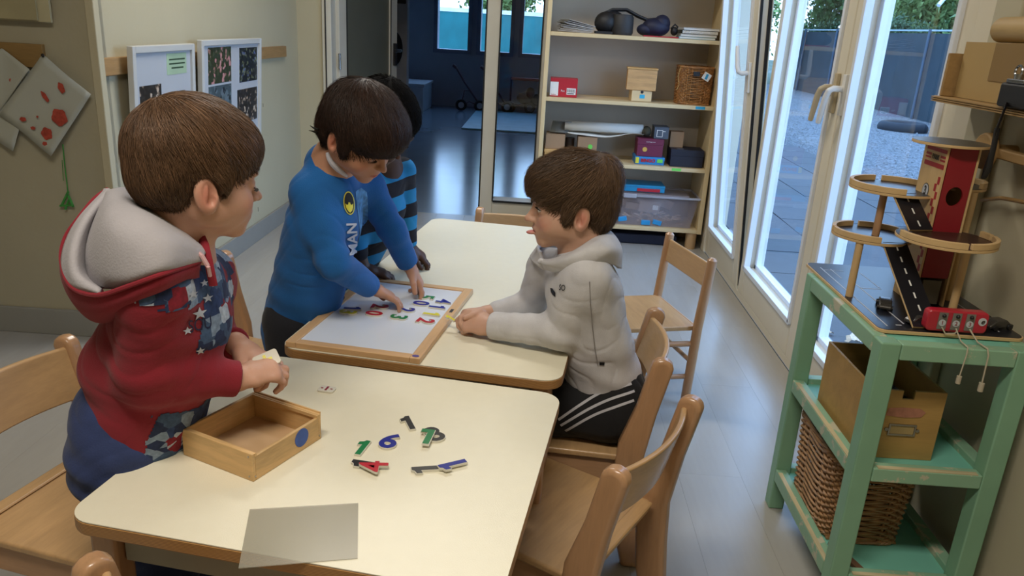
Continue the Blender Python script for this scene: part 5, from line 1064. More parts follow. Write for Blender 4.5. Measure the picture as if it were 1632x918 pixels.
def hair(name, H, FH, FS, m, t, n, length, crown, seed, lift=.0015, gravity=.25, fringe=.0, tone=(.65, 1.35), rad=.0007, wave=.0, up=0.0, stop=.006):
    # cap: solid hair volume;  strands: thin tapering locks combed away from the crown over cap and skin
    v, f = surfnet(FH, .0024); r = np.random.default_rng(seed)
    def tonef(P):
        q = H.loc(P)-np.array(crown); a = np.arctan2(q[:, 1], q[:, 0]); b = np.linalg.norm(q, axis=1); k = .86+.16*np.sin(a*23+1.3*np.sin(b*.9)+seed)*np.sin(a*9+seed*2+b*.25); return np.repeat((k*.8)[:, None], 3, 1)
    me = np_mesh(name, v, f, tonef(v)); me.materials.append(m); cap_ = bpy.data.objects.new(name, me); C.objects.link(cap_); cap_.parent = t
    idx = r.choice(len(v), n); p = v[idx]+r.normal(0, .001, (n, 3)); cw = H.w(*crown); K = 8; L0 = length*r.uniform(.6, 1.25, n)
    clump = r.integers(0, max(2, n//14), n); cdir = r.normal(0, 1, (max(2, n//14), 3))[clump]
    def U(P): return np.minimum(FH(P), FS(P))
    def G(P):
        e = .002; g = np.stack([U(P+V(*q))-U(P-V(*q)) for q in ((e, 0, 0), (0, e, 0), (0, 0, e))], -1); return g/(np.linalg.norm(g, axis=-1, keepdims=True)+1e-9)
    tl_ = r.uniform(.3, 1.5, n); alive = np.ones(n, bool); life = np.full(n, 8); pts = [p]; off = lift*r.uniform(.2, 1.6, n); ph = r.uniform(0, 6, n); d_prev = None
    for k in range(K):
        g = G(p); d = p-cw; d = d/(np.linalg.norm(d, axis=1, keepdims=True)+1e-6); d = d+V(0, 0, -gravity)+H.M[0]*fringe+.13*cdir+wave*np.cross(g, d)*np.sin(ph+k*.9)[:, None]
        d = d-g*(d*g).sum(1, keepdims=True); d /= np.linalg.norm(d, axis=1, keepdims=True)+1e-9
        if d_prev is not None: d = d*.5+d_prev*.5
        d_prev = d; pn = p+d*(L0/K)[:, None]; ql = H.loc(pn); out_ = (FH(pn) > stop*tl_) | ((((ql-np.array([-1.0, 0, -2.4]))/np.array([2.0, 1e3, 2.7]))**2).sum(1) < 1)&(np.abs(ql[:, 1]) > 5); alive &= ~out_; life = np.where(alive, k+1, np.minimum(life, k)); p = np.where(alive[:, None], pn, p+d*.0006); D = U(p); want = off*(1+k*.35)+up*(k/K)**2*r.uniform(0, 1, n); p = p-g*((D-want)*.8)[:, None]; pts.append(p)
    pts = np.stack(pts, 1); g0 = G(pts[:, 0]); T = pts[:, -1]-pts[:, 0]; S_ = np.cross(T, g0); S_ /= np.linalg.norm(S_, axis=1, keepdims=True)+1e-9
    prof = np.array([.6, 1, 1, 1, .95, .85, .65, .4, .08])*rad; rr_ = r.uniform(.6, 1.5, n); fade = np.clip((life[:, None]+1-np.arange(K+1)[None, :])/2.0, .05, 1)
    ring = []
    for q in range(3):
        a = 2*PI*q/3; ring.append(pts+(S_[:, None, :]*math.cos(a)*1.5+g0[:, None, :]*math.sin(a)*.8)*((prof[None, :]*fade)[:, :, None]*rr_[:, None, None]))
    ring = np.stack(ring, 2); vv = ring.reshape(-1, 3); b = (np.arange(n)*(K+1)*3)[:, None, None]; kk = (np.arange(K)*3)[None, :, None]; q = np.arange(3)[None, None, :]
    ff = np.stack([b+kk+q, b+kk+(q+1) % 3, b+kk+3+(q+1) % 3, b+kk+3+q], -1).reshape(-1, 4)
    tn = r.uniform(tone[0], tone[1], n)*(1+.25*np.sin(clump*1.7)); tc = np.repeat(tn, (K+1)*3)[:, None]*np.ones(3)
    me = np_mesh('strands', vv, ff, tc); me.materials.append(m); so = bpy.data.objects.new('strands', me); C.objects.link(so); so.parent = cap_; so['kind'] = 'stuff'
    return cap_, so
# ---- a child's hand: frame rows = fingers forward, thumb side, back of the hand
def hand(F, w, M, curls, spread=(0, 0, 0, 0), thumb=((.9, .75, -.25), (.95, .2, -.3)), s=1.0, tside=1):
    w = np.asarray(w, float); M = np.asarray(M, float).copy()
    def W_(x, y, z): return w+(np.array([x, y*tside, z])*s)@M
    F.ecap(W_(-.018, 0, 0), W_(.012, 0, 0), .019*s, .0145*s, .022*s, .0135*s, M[1], .008)
    F.ecap(W_(.012, .001, 0), W_(.048, 0, 0), .024*s, .0135*s, .0275*s, .0115*s, M[1], .010)
    F.ell(W_(.020, .018, -.006), (.019*s, .011*s, .011*s), M, .008)
    ends = []; ys = (.0205, .0070, -.0066, -.0195); Ls = ((.025, .015, .012), (.027, .017, .013), (.025, .016, .012), (.019, .012, .011)); rs = (.0074, .0076, .0073, .0064)
    for i in range(4):
        p = np.array([.050-.004*abs(i-1.2), ys[i], -.001]); a = 0; sp = R(spread[i]); q = W_(*p); r_ = rs[i]*s
        for j in range(3):
            a += R(curls[i][j]); d = np.array([math.cos(a)*math.cos(sp), math.cos(a)*math.sin(sp), -math.sin(a)]); p2 = p+d*Ls[i][j]; q2 = W_(*p2)
            F.cap(q, q2, r_*(1-.07*j), r_*(1-.07*(j+1)), .0016 if j else .006); p, q = p2, q2
        ends.append(q)
    p = np.array([.016, .024, -.005]); d1 = un(thumb[0]); d2 = un(thumb[1]); q0 = W_(*p); p1 = p+d1*.026; q1 = W_(*p1); p2 = p1+d2*.022; q2 = W_(*p2)
    F.cap(q0, q1, .0092*s, .0080*s, .006); F.cap(q1, q2, .0080*s, .0066*s, .0018); ends.append(q2); return ends
def nails(ends, M, m, t, parts, s=1.0):
    for q in ends[:4]:
        mb = MB().ell(q+M[0]*.001+M[2]*.0045*s, (.0042*s, .0038*s, .0016*s), 8, 6); parts.append(obj('fingernail', mb, m, t))
def project(F, verts, d, off=.0012, steps=22):
    P = np.asarray(verts, float).copy(); d = un(d)
    for _ in range(steps):
        D = F(P)-off; P = P+d*np.clip(D, -.01, .03)[:, None]*.85
    return P
def decal(name, F, poly, o, ux, uz, d, m, parent, thick=.0008, off=.0010, parts=None, grid=.0035, mesh=None):
    # a flat print laid on the cloth: triangulated outline refined, then pressed on the surface along d
    o = np.asarray(o, float); ux = np.asarray(ux, float); uz = np.asarray(uz, float)
    if mesh is None:
        bm = bmesh.new(); vs = [bm.verts.new((x, y, 0)) for x, y in poly]; bm.faces.new(vs); bmesh.ops.triangulate(bm, faces=bm.faces[:])
    else: bm = bmesh.new(); bm.from_mesh(mesh)
    for _ in range(5):
        lg = [e for e in bm.edges if e.calc_length() > grid*1.6]
        if not lg: break
        bmesh.ops.subdivide_edges(bm, edges=lg, cuts=1); bmesh.ops.triangulate(bm, faces=bm.faces[:])
    me = bpy.data.meshes.new(name); bm.to_mesh(me); bm.free(); n = len(me.vertices); c = np.zeros(n*3); me.vertices.foreach_get('co', c); c = c.reshape(-1, 3)
    P = o+c[:, :1]*ux+c[:, 1:2]*uz; P = project(F, P, d, off); me.vertices.foreach_set('co', P.ravel()); me.update(); me.materials.append(m)
    ob = bpy.data.objects.new(name, me); C.objects.link(ob); ob.parent = parent; me.polygons.foreach_set('use_smooth', np.ones(len(me.polygons), bool))
    if parts is not None: parts.append(ob)
    return ob
# ================================================================ THE FOUR CHILDREN
def skin_mat(name, c): return mat(name, c, rough=.48, var=.05, vs=14, attr='Col', sub=.12, bump=.12, bs=260, spec=.35)
def cloth_mat(name, c, attr=None, var=.06, bump=.35, bs=420): return mat(name, c, rough=.88, var=var, vs=18, bump=bump, bs=bs, attr=attr, sheen=.08)
def head_from_ear(ear, side, M, sc):
    return Head(np.asarray(ear)-(np.array([-1.0, 7.3*side, -2.3])*sc*.01)@M, M, sc)
hair_cols = dict(fair=h('5f4632'), dark=h('33231c'), brown=h('5a4533'), black=h('0c0a0a'))
def hmat(k): return mat('hair_'+k, hair_cols[k], rough=.5 if k != 'black' else .8, var=.2, vs=30, attr='Col', spec=.35 if k != 'black' else .08)
def lower(F, hipc, side, kneeR, kneeL, ankR, ankL, rt=.062, rk=.044, ra=.034, hw=.06, pel=.082, k=.025):
    hr, hl = hipc+side*hw, hipc-side*hw; F.ecap(hipc+V(0, 0, .05), hipc-V(0, 0, .02), pel+.03, pel, pel+.035, pel+.004, side, k)
    for a, b, c in ((hr, kneeR, ankR), (hl, kneeL, ankL)): F.cap(a, b, rt+.012, rk+.006, k); F.cap(b, c, rk+.005, ra, k)
def shoe(F, heel, toe, up=(0, 0, 1), w=.030):
    heel, toe = np.asarray(heel, float), np.asarray(toe, float); d = un(toe-heel); sd = np.cross(up, d)
    F.ecap(heel+d*.02+V(*up)*.02, toe-d*.03+V(*up)*.014, w, .026, w*1.08, .020, sd, .01); F.cap(heel+d*.022+V(*up)*.03, heel+d*.03+V(*up)*.055, .028, .030, .015)
    F.box((heel+toe)/2+V(*up)*.004, (np.linalg.norm(toe-heel)/2, w*1.05, .008), np.array([d, un(sd), np.cross(d, un(sd))]), .006, .008)

# ---------------- boy in the red hoodie (seen from behind his right side)
def red_boy():
    parts = []; t = person('child with fair brown hair in a dark red hoodie standing left of the front table', (-.69, 1.2, 0))
    M = hframe(41, 6, -2); H = head_from_ear((-0.4838, 1.1050, 0.9877), -1, M, 1.0)
    hip = V(*(-0.6915, 1.1900, 0.5168)); nb = V(*(-0.5669, 1.1750, 0.8805)); sR = V(*(-0.5674, 1.0850, 0.8346)); sL = V(*(-0.5735, 1.2650, 0.8009)); eR = V(*(-0.5936, 1.1000, 0.6981)); wR = V(*(-0.4853, 1.1750, 0.6576)); eL = V(*(-0.6027, 1.3300, 0.6527)); wL = V(*(-0.5247, 1.2750, 0.6775))
    side = V(.20, -.98, 0)
    F = Sdf(); F.ecap(hip+V(0, 0, .05), nb-V(0, 0, .09), .09, .07, .085, .06, side, .03); F.cap(nb-V(0, 0, .08), nb+V(.005, 0, .01), .055, .043, .03)
    F.cap(sR, eR, .030, .026); F.cap(eR, wR, .027, .0215); F.cap(sL, eL, .030, .026); F.cap(eL, wL, .027, .0215); F.cap(sR, nb-V(0, 0, .04), .032, .04, .03); F.cap(sL, nb-V(0, 0, .04), .032, .04, .03)
    face(F, H, nb, 'down')
    tile = V(*(-0.4513, 1.2250, 0.6728))
    fR = un(V(*(-0.4434, 1.2100, 0.6610))-wR); MR = np.array([fR, un(np.cross(V(0, 0, 1), fR))*1.0, V(0, 0, 0)]); up = V(-.25, -.55, .80); up = un(up-fR*(up@fR)); MR = np.array([fR, np.cross(up, fR), up])
    eRn = hand(F, wR+fR*.012, MR, ((28, 48, 30), (32, 55, 32), (38, 58, 34), (44, 58, 36)), (3, 0, -2, -5), ((.80, .40, -.45), (.85, -.15, -.50)), 1.05, 1)
    fL = un(V(.82, -.28, -.30)); up = V(.25, .15, .95); up = un(up-fL*(up@fL)); ML = np.array([fL, np.cross(up, fL), up])
    eLn = hand(F, wL+fL*.012, ML, ((30, 45, 30), (36, 52, 32), (40, 55, 34), (46, 58, 36)), (3, 0, -2, -5), ((.85, .45, -.30), (.90, -.05, -.40)), 1.05, -1)
    kR, kL = hip+side*.06+V(.05, 0, -.25), hip-side*.06+V(.08, .02, -.25); aR, aL = kR+V(-.02, 0, -.20), kL+V(-.02, 0, -.20)
    lower(F, hip-V(0, 0, .02), side, kR, kL, aR, aL, .045, .035, .028, .05, .05); sk = skin_mat('fair_skin', h('c49780'))
    parts.append(body_obj(F, .0022, sk, cloth_mat('dark_red_fleece', h('861626')), t, H, ((wR, fR), (wL, fL)))); eye_parts(H, t, '6b5a45', 'down', parts)
    nails(eRn, MR, mat('fingernail', h('d0a08c'), rough=.3), t, parts, .8)
    # hair: short, fair, brushed from the crown
    FH = Sdf(); H.e(FH, (-1.1, 0, 3.9), (9.7, 8.0, 8.3), 1); H.e(FH, (3.6, 0, 4.6), (5.6, 6.6, 4.6), 2); H.e(FH, (-5.2, 0, -.6), (4.9, 6.5, 5.2), 2)
    H.e(FH, (9.5, 0, -6.6), (8.6, 12, 9.0), .6, -1); H.e(FH, (2.3, 0, -5.6), (5.2, 12, 5.4), 1.2, -1); H.e(FH, (-4.5, 0, -9.6), (12, 12, 5.0), .8, -1)
    H.e(FH, (1.2, 6.4, .6), (1.7, 1.6, 3.0), .8); H.e(FH, (1.2, -6.4, .6), (1.7, 1.6, 3.0), .8)
    for s_ in (-1, 1): H.e(FH, (-1.1, 8.2*s_, -2.8), (2.3, 2.2, 3.2), .5, -1)
    parts += list(hair('hair', H, FH, F, hmat('fair'), t, 15000, .075, (-5.0, .8, 9.5), 11, .0008, .35, .15, (.8, 1.35), .00042, .18))[:1]
    # trousers
    P = Sdf(); lower(P, hip, side, kR, kL, aR, aL, .068, .052, .046, .060, .088); P.fx += [fold(0.0020, 104, 4), ridges(0.0045, hip+V(-.03, -.08, -.08), (0.3, 0, 1), .12, 120)]
    jm = cloth_mat('dark_blue_denim', h('26345e'), var=.22, bs=300); o = sdf_obj('trousers', P, .0036, jm, t); parts.append(o)
    for i, a in enumerate((aR, aL)):
        S = Sdf(); shoe(S, a+V(-.06, 0, -a[2]+.006), a+V(.13, .03, -a[2]+.006)); parts.append(sdf_obj('shoe', S, .0035, mat('dark_shoe', h('2a2a30'), rough=.6), t))
    # hoodie
    D = Sdf(); hem = hip+V(.03, 0, .045); ch = nb-V(.022, 0, .12)
    D.ecap(hem, ch, .110, .098, .108, .092, side, .012); D.ecap(hem+V(.005, 0, .10), ch, .104, .095, .098, .085, side, .012); D.cap(ch, nb-V(0, 0, .035), .078, .052, .03)
    D.cap(sR, nb-V(0, 0, .06), .052, .052, .03); D.cap(sL, nb-V(0, 0, .06), .048, .052, .03)
    D.cap(sR, eR, .053, .048, .024); D.cap(eR, wR-un(wR-eR)*.062, .047, .040, .024); D.cap(wR-un(wR-eR)*.035, wR+un(wR-eR)*.004, .034, .031, .005)
    D.cap(sL, eL, .054, .048, .03); D.cap(eL, wL-un(wL-eL)*.06, .046, .038, .02); D.cap(wL-un(wL-eL)*.035, wL+un(wL-eL)*.004, .032, .030, .005)
    cuff(D, wR, wR-eR); cuff(D, wL, wL-eL, .036)
    D.fx += [fold(0.0022, 79, 9), ridges(0.0024, eR, eR-sR, .075, 130, 1), ridges(0.0020, eR*.5+wR*.5, wR-eR, .06, 150, 2), ridges(0.0024, hem+V(-.06, -.04, .06), (0, 0, 1), .11, 90, 3), ridges(0.0020, sR+V(.02, .0, -.05), (.6, 0, .8), .07, 120, 5)]
    rm_ = cloth_mat('dark_red_fleece', h('861626')); o, dv, df = sdf_obj('hoodie', D, .0034, rm_, t, keep=True); parts.append(o); ho = o
    # ribbed hem band
    Bd = Sdf(); Bd.ecap(hem-V(0, 0, .035), hem-V(0, 0, .012), .112, .098, .116, .102, side, .01); Bd.fx += [lambda P: .0009*np.sin(np.arctan2(P[..., 1]-hip[1], P[..., 0]-hip[0])*130)]
    # denim patchwork print: panel of the cloth itself on chest and shoulder
    m, nt, b, out = newmat('patchwork_print'); N = nt.nodes.new; L = nt.links.new; tc = N('ShaderNodeTexCoord'); vo = N('ShaderNodeTexVoronoi'); vo.distance = 'CHEBYCHEV'; vo.inputs['Scale'].default_value = 36; L(tc.outputs['Object'], vo.inputs['Vector'])
    sx = N('ShaderNodeSeparateColor'); L(vo.outputs['Color'], sx.inputs[0]); rp = N('ShaderNodeValToRGB'); rp.color_ramp.interpolation = 'CONSTANT'; e = rp.color_ramp.elements; e[0].color = (*h('1f2c4e'), 1); e[1].position = .30; e[1].color = (*h('3d5270'), 1)
    for q, cc in ((.50, '7d8fa6'), (.60, '7a1626'), (.70, '2a3d66'), (.90, 'a9b4c2')): z = e.new(q); z.color = (*h(cc), 1)
    L(sx.outputs[0], rp.inputs[0]); n2 = N('ShaderNodeTexNoise'); n2.inputs['Scale'].default_value = 130; n2.inputs['Detail'].default_value = 4; L(tc.outputs['Object'], n2.inputs['Vector']); mx = N('ShaderNodeMix'); mx.data_type = 'RGBA'; mx.blend_type = 'OVERLAY'; mx.inputs[0].default_value = .6; L(rp.outputs[0], mx.inputs[6]); L(n2.outputs[0], mx.inputs[7]); L(mx.outputs[2], b.inputs['Base Color']); b.inputs['Roughness'].default_value = .9
    fwd = V(.98, .20, 0)
    nrm = D.grad(dv); q = dv-hip
    arm = np.minimum(Sdf().cap(sR-V(0, 0, .02), eR, .062, .056)(dv), Sdf().cap(eR, wR, .060, .048)(dv)) < .006
    arm |= Sdf().cap(sL, eL, .06, .055)(dv) < .004; arm |= Sdf().cap(eL, wL, .052, .044)(dv) < .004
    mask = ((nrm@fwd > .25) & (~arm) & (dv[:, 2] < nb[2]-.03))
    yoke = (dv[:, 2] > sR[2]+.006-.45*(dv[:, 0]-sR[0])) & (dv[:, 0] > nb[0]-.03) & (nrm[:, 2] > -.2)&(dv[:, 2] < nb[2]-.01)
    mk_ = mask | yoke; fm = mk_[df].all(1); ids = np.unique(df[fm]); mp = -np.ones(len(dv), int); mp[ids] = np.arange(len(ids))
    me = np_mesh('patchwork_print', dv[ids]+nrm[ids]*.0009, mp[df[fm]]); me.materials.append(m); o = bpy.data.objects.new('patchwork_print', me); C.objects.link(o); o.parent = t; o['label'] = 'blue, white and red denim patchwork print'; parts.append(o)
    star = [(.5*(1 if k % 2 == 0 else .42)*math.cos(PI/2+PI*k/5), .5*(1 if k % 2 == 0 else .42)*math.sin(PI/2+PI*k/5)) for k in range(10)]
    wc = mat('white_print', h('b9bec8'), rough=.8)
    for (px, s_) in (((-0.4812, 1.0500, 0.8202), .022), ((-0.4900, 1.0500, 0.8521), .015), ((-0.4653, 1.0500, 0.8460), .016), ((-0.5032, 1.0500, 0.7916), .014), ((-0.4691, 1.0500, 0.8710), .013), ((-0.4850, 1.0500, 0.7563), .014)):
        decal('star', D, star, px, V(.5, .5, 0)*s_*1.6, V(0, 0, 1)*s_, V(-.42, .85, -.30), wc, t, off=.0022, parts=parts)
    me = text_mesh('SOU', 1, 0, 0); decal('lettering', D, None, (-0.4817, 1.0500, 0.8012), V(.55, .55, 0)*.018, V(0, 0, 1)*.022, V(-.42, .85, -.30), mat('navy_print', h('141a3a'), rough=.8), t, off=.0020, parts=parts, mesh=me, grid=.2)
    # hood thrown back: grey lining folded over, red outer shell showing along the rim
    gl = cloth_mat('grey_fleece_lining', h('aaa6aa'), bs=300)
    L0 = [(-0.5039, 1.1300, 0.8954), (-0.5314, 1.1200, 0.9242), (-0.5700, 1.1300, 0.9458), (-0.6158, 1.1700, 0.9506), (-0.6481, 1.2300, 0.9489)]
    L1 = [(-0.5018, 1.1200, 0.8934), (-0.5191, 1.0750, 0.9291), (-0.5559, 1.0700, 0.9562), (-0.6142, 1.1100, 0.9698), (-0.6525, 1.2000, 0.9683)]
    L2 = [(-0.5006, 1.1100, 0.8914), (-0.5201, 1.0450, 0.9166), (-0.5643, 1.0350, 0.9331), (-0.6210, 1.0700, 0.9520), (-0.6615, 1.1700, 0.9718)]
    L3 = [(-0.5015, 1.1050, 0.8888), (-0.5255, 1.0300, 0.8982), (-0.5872, 1.0300, 0.8808), (-0.6632, 1.0900, 0.8961), (-0.6833, 1.1800, 0.9603)]
    L4 = [(-0.5060, 1.1100, 0.8840), (-0.5297, 1.0400, 0.8854), (-0.6052, 1.0500, 0.8558), (-0.6853, 1.1100, 0.8485), (-0.6961, 1.1700, 0.9333)]
    o, G0 = loft('hood_lining', [L0, L1, L2, L3, L4], gl, t, 60, 34, .007, parts)
    R0 = [(-0.6594, 1.1000, 0.8291), (-0.6804, 1.1100, 0.8489), (-0.6835, 1.1200, 0.8862), (-0.6894, 1.1600, 0.9259), (-0.6846, 1.2100, 0.9581)]
    R1 = [(-0.6233, 1.0400, 0.8530), (-0.6596, 1.0500, 0.8695), (-0.6728, 1.0700, 0.9011), (-0.6744, 1.1100, 0.9370), (-0.6721, 1.1800, 0.9701)]
    R2 = [(-0.6198, 1.0300, 0.8519), (-0.6816, 1.0600, 0.8530), (-0.7039, 1.0900, 0.8855), (-0.6994, 1.1300, 0.9305), (-0.6907, 1.2000, 0.9649)]
    loft('hood_edge_lining', [R0, R1, R2], gl, t, 40, 16, .007, parts)
    rim = [(-0.5027, 1.1050, 0.8857), (-0.5247, 1.0300, 0.8879), (-0.5694, 1.0200, 0.8702), (-0.6169, 1.0280, 0.8509), (-0.6594, 1.0450, 0.8479), (-0.6858, 1.0620, 0.8589), (-0.7070, 1.0900, 0.8833), (-0.7088, 1.1100, 0.9092), (-0.6991, 1.1300, 0.9325), (-0.6934, 1.1700, 0.9557), (-0.6865, 1.2000, 0.9662)]
    mb = MB(); mb.tube(list(map(tuple, crs(rim, 60))), .0040, 8); parts.append(obj('hood_piping', mb, rm_, t))
    Q0 = [(-0.5038, 1.1070, 0.8830), (-0.5264, 1.0330, 0.8840), (-0.5772, 1.0250, 0.8642), (-0.6305, 1.0350, 0.8475), (-0.6849, 1.0650, 0.8512), (-0.7093, 1.0950, 0.8817), (-0.7025, 1.1350, 0.9291), (-0.6888, 1.2000, 0.9640)]
    Q1 = [(-0.5055, 1.1050, 0.8745), (-0.5289, 1.0350, 0.8680), (-0.5825, 1.0300, 0.8391), (-0.6413, 1.0500, 0.8119), (-0.6921, 1.0800, 0.8195), (-0.7201, 1.1100, 0.8614), (-0.7197, 1.1600, 0.9086), (-0.6996, 1.2200, 0.9467)]
    Q2 = [(-0.5179, 1.1300, 0.8536), (-0.5493, 1.0800, 0.8375), (-0.6133, 1.0900, 0.7989), (-0.6714, 1.1100, 0.7746), (-0.7063, 1.1300, 0.7880), (-0.7275, 1.1500, 0.8329), (-0.7235, 1.1900, 0.8849), (-0.7042, 1.2400, 0.9272)]
    Q3 = [(-0.5408, 1.1800, 0.8361), (-0.5839, 1.1500, 0.8215), (-0.6399, 1.1600, 0.7927), (-0.6836, 1.1700, 0.7750), (-0.7028, 1.1800, 0.7922), (-0.7102, 1.1900, 0.8213), (-0.7109, 1.2200, 0.8669), (-0.7010, 1.2600, 0.9066)]
    loft('hood_outside', [Q0, Q1, Q2, Q3], rm_, t, 60, 24, .006, parts)
    mb = MB(); mb.tube([(-0.5197, 1.1500, 0.9172), (-0.5033, 1.1300, 0.9035), (-0.4957, 1.1200, 0.8837), (-0.4907, 1.1200, 0.8433)], .0075, 8, flat=.6); parts.append(obj('zip_collar', mb, rm_, t))
    mb = MB(); mb.tube([(-0.5154, 1.1150, 0.9029), (-0.4959, 1.1000, 0.8966), (-0.4884, 1.1000, 0.8812)], .0035, 7); mb.tube([(-0.4853, 1.0950, 0.8820), (-0.4857, 1.1000, 0.8654)], .003, 6); parts.append(obj('zip', mb, mat('zip_pink_white', h('c9a0a0'), rough=.5), t))
    fix(parts, t)
    tl_ = empty('number_tile', 'white tile with a yellow sign held by the boy in the red hoodie', 'tile', tuple(tile)); tl_.rotation_euler = (R(38), R(-18), R(30)); obj('tile', MB().prism(rrect(.044, .030, .005, 5), -.002, .002), white_e, tl_, bevel=.001)
    obj('sign', MB().bb(-.012, .010, -.003, .002, .002, .0026).bb(-.004, .001, -.010, .010, .002, .0026), DC['yellow'], tl_)
    return t
red_boy()

# ---------------- boy in the blue shirt leaning over the whiteboard
def blue_boy():
    parts = []; t = person('child with dark brown hair in a bright blue shirt placing digits on the whiteboard', (-.61, 1.86, 0))
    M = hframe(-27, 33, 4); H = head_from_ear((-0.4475, 1.6750, 0.9912), -1, M, .97)
    hip = V(*(-0.5950, 1.8600, 0.5034)); nb = V(*(-0.4797, 1.7750, 0.9233)); sR = V(*(-0.5181, 1.7250, 0.8673)); sL = V(*(-0.4193, 1.8850, 0.8523)); eR = V(*(-0.4568, 1.7000, 0.7094)); wR = V(*(-0.4004, 1.8300, 0.6098)); eL = V(*(-0.3628, 1.9300, 0.7318)); wL = V(*(-0.3318, 1.9850, 0.6289))
    side = un(V(-.5, -.86, 0))
    F = Sdf(); F.ecap(hip+V(0, 0, .05), nb-V(.02, 0, .10), .085, .065, .08, .055, side, .03); F.cap(nb-V(.02, 0, .08), nb+V(.01, 0, .012), .05, .043, .03)
    F.cap(sR, eR, .028, .025); F.cap(eR, wR, .026, .021); F.cap(sL, eL, .028, .025); F.cap(eL, wL, .026, .021); F.cap(sR, nb-V(0, 0, .05), .03, .04, .03); F.cap(sL, nb-V(0, 0, .05), .03, .04, .03)
    face(F, H, nb, 'down')
    fR = un(V(*(-0.3173, 1.8863, 0.5500))-wR); up = V(.10, .05, 1); up = un(up-fR*(up@fR)); MR = np.array([fR, np.cross(up, fR), up])
    eRn = hand(F, wR+fR*.010, MR, ((2, 18, 16), (4, 22, 18), (6, 26, 20), (8, 28, 22)), (9, 2, -5, -13), ((.86, .48, -.22), (.95, .10, -.30)), 1.06, 1)
    fL = un(V(*(-0.2866, 1.9884, 0.5520))-wL); up = un(V(.80, .25, .5)); up = un(up-fL*(up@fL)); ML = np.array([fL, np.cross(up, fL), up])
    eLn = hand(F, wL+fL*.010, ML, ((12, 25, 20), (16, 35, 25), (22, 40, 30), (28, 42, 32)), (10, 2, -6, -14), ((.75, .62, -.30), (.92, .18, -.35)), 1.06, -1)
    kR, kL = hip+side*.06+V(.03, 0, -.26), hip-side*.06+V(.05, 0, -.26); aR, aL = kR+V(-.03, 0, -.20), kL+V(-.03, 0, -.20)
    lower(F, hip-V(0, 0, .02), side, kR, kL, aR, aL, .045, .035, .028, .05, .05); sk = skin_mat('warm_skin', h('b98a70'))
    parts.append(body_obj(F, .0022, sk, cloth_mat('bright_blue_cotton', h('0c5a9e')), t, H, ((wR, fR), (wL, fL)))); eye_parts(H, t, '3a2a1c', 'down', parts); nm = mat('fingernail', h('d0a08c'), rough=.3); nails(eRn, MR, nm, t, parts, .8); nails(eLn, ML, nm, t, parts, .8)
    FH = Sdf(); H.e(FH, (-1.0, 0, 3.3), (10.0, 8.4, 8.4), 1); H.e(FH, (4.4, 0, 4.0), (5.8, 7.0, 5.0), 2); H.e(FH, (-5.4, 0, -1.6), (4.9, 6.8, 5.8), 2)
    H.e(FH, (10.0, 0, -7.2), (8.0, 12, 8.3), .6, -1); H.e(FH, (2.6, 0, -6.8), (4.8, 12, 5.6), 1.2, -1); H.e(FH, (-4.5, 0, -10.6), (12, 12, 4.6), .8, -1)
    for s_ in (-1, 1): H.e(FH, (1.6, 6.7*s_, -.2), (1.8, 1.5, 3.4), .8); H.e(FH, (-1.1, 8.6*s_, -2.8), (1.9, 2.0, 2.8), .5, -1)
    parts += list(hair('hair', H, FH, F, hmat('dark'), t, 14000, .085, (-4.5, .5, 9.8), 5, .0010, .25, .25, (.7, 1.4), .00045, .35, up=.008, stop=.012))[:1]
    mb = MB(); mb.tube([(-0.4786, 1.6800, 1.0143), (-0.4924, 1.6900, 1.0163), (-0.5005, 1.6900, 1.0212)], [.003, .002, .0006], 5).tube([(-0.4815, 1.6800, 1.0074), (-0.4954, 1.6900, 1.0094), (-0.5036, 1.6900, 1.0102)], [.003, .0018, .0006], 5); parts.append(obj('hair_tuft', mb, hmat('dark'), t))
    P = Sdf(); lower(P, hip+V(.02, 0, 0), side, kR, kL, aR, aL, .060, .050, .044, .050, .070); P.fx += [fold(0.0017, 95, 8)]
    parts.append(sdf_obj('trousers', P, .004, cloth_mat('navy_black_cotton', h('14161f')), t))
    for a in (aR, aL): S = Sdf(); shoe(S, a+V(-.06, .02, -a[2]+.006), a+V(.11, -.06, -a[2]+.006)); parts.append(sdf_obj('shoe', S, .0035, mat('dark_shoe', h('2a2a30'), rough=.6), t))
    D = Sdf(); hem = hip+V(.0, 0, .020); ch = nb-V(.02, 0, .14)
    D.ecap(hem+V(.012, 0, 0), ch, .102, .088, .097, .080, side, .012); D.cap(ch+V(0, 0, .02), nb-V(.002, 0, .018), .068, .048, .03)
    D.cap(sR+V(0, 0, -.004), V(*(-0.4930, 1.7850, 0.9119)), .038, .040, .03); D.cap(sL, nb-V(0, 0, .05), .040, .046, .03); D.cap(nb-V(0, 0, .05), V(*(-0.4912, 1.7850, 0.9253)), .054, .047, .02); H.e(D, (1.6, 0, -2.2), (8.6, 7.2, 7.4), .3, -1)
    D.cap(sR, eR, .042, .037, .024); D.cap(eR, wR-un(wR-eR)*.012, .041, .031, .015); D.cap(sL, eL, .042, .036, .024); D.cap(eL, wL-un(wL-eL)*.012, .037, .030, .012)
    cuff(D, wR, wR-eR); cuff(D, wL, wL-eL)
    D.fx += [fold(0.0019, 76, 14), ridges(0.0018, eR, eR-sR, .06, 140, 1), ridges(0.0016, eL, eL-sL, .06, 140, 2), ridges(0.0018, hem+V(-.02, -.08, .10), (.3, 0, 1), .10, 95, 3), ridges(0.0016, ch+V(.03, -.05, 0), (.8, -.4, .4), .08, 130, 3)]
    o = sdf_obj('shirt', D, .0032, cloth_mat('bright_blue_cotton', h('0c5a9e')), t); parts.append(o)
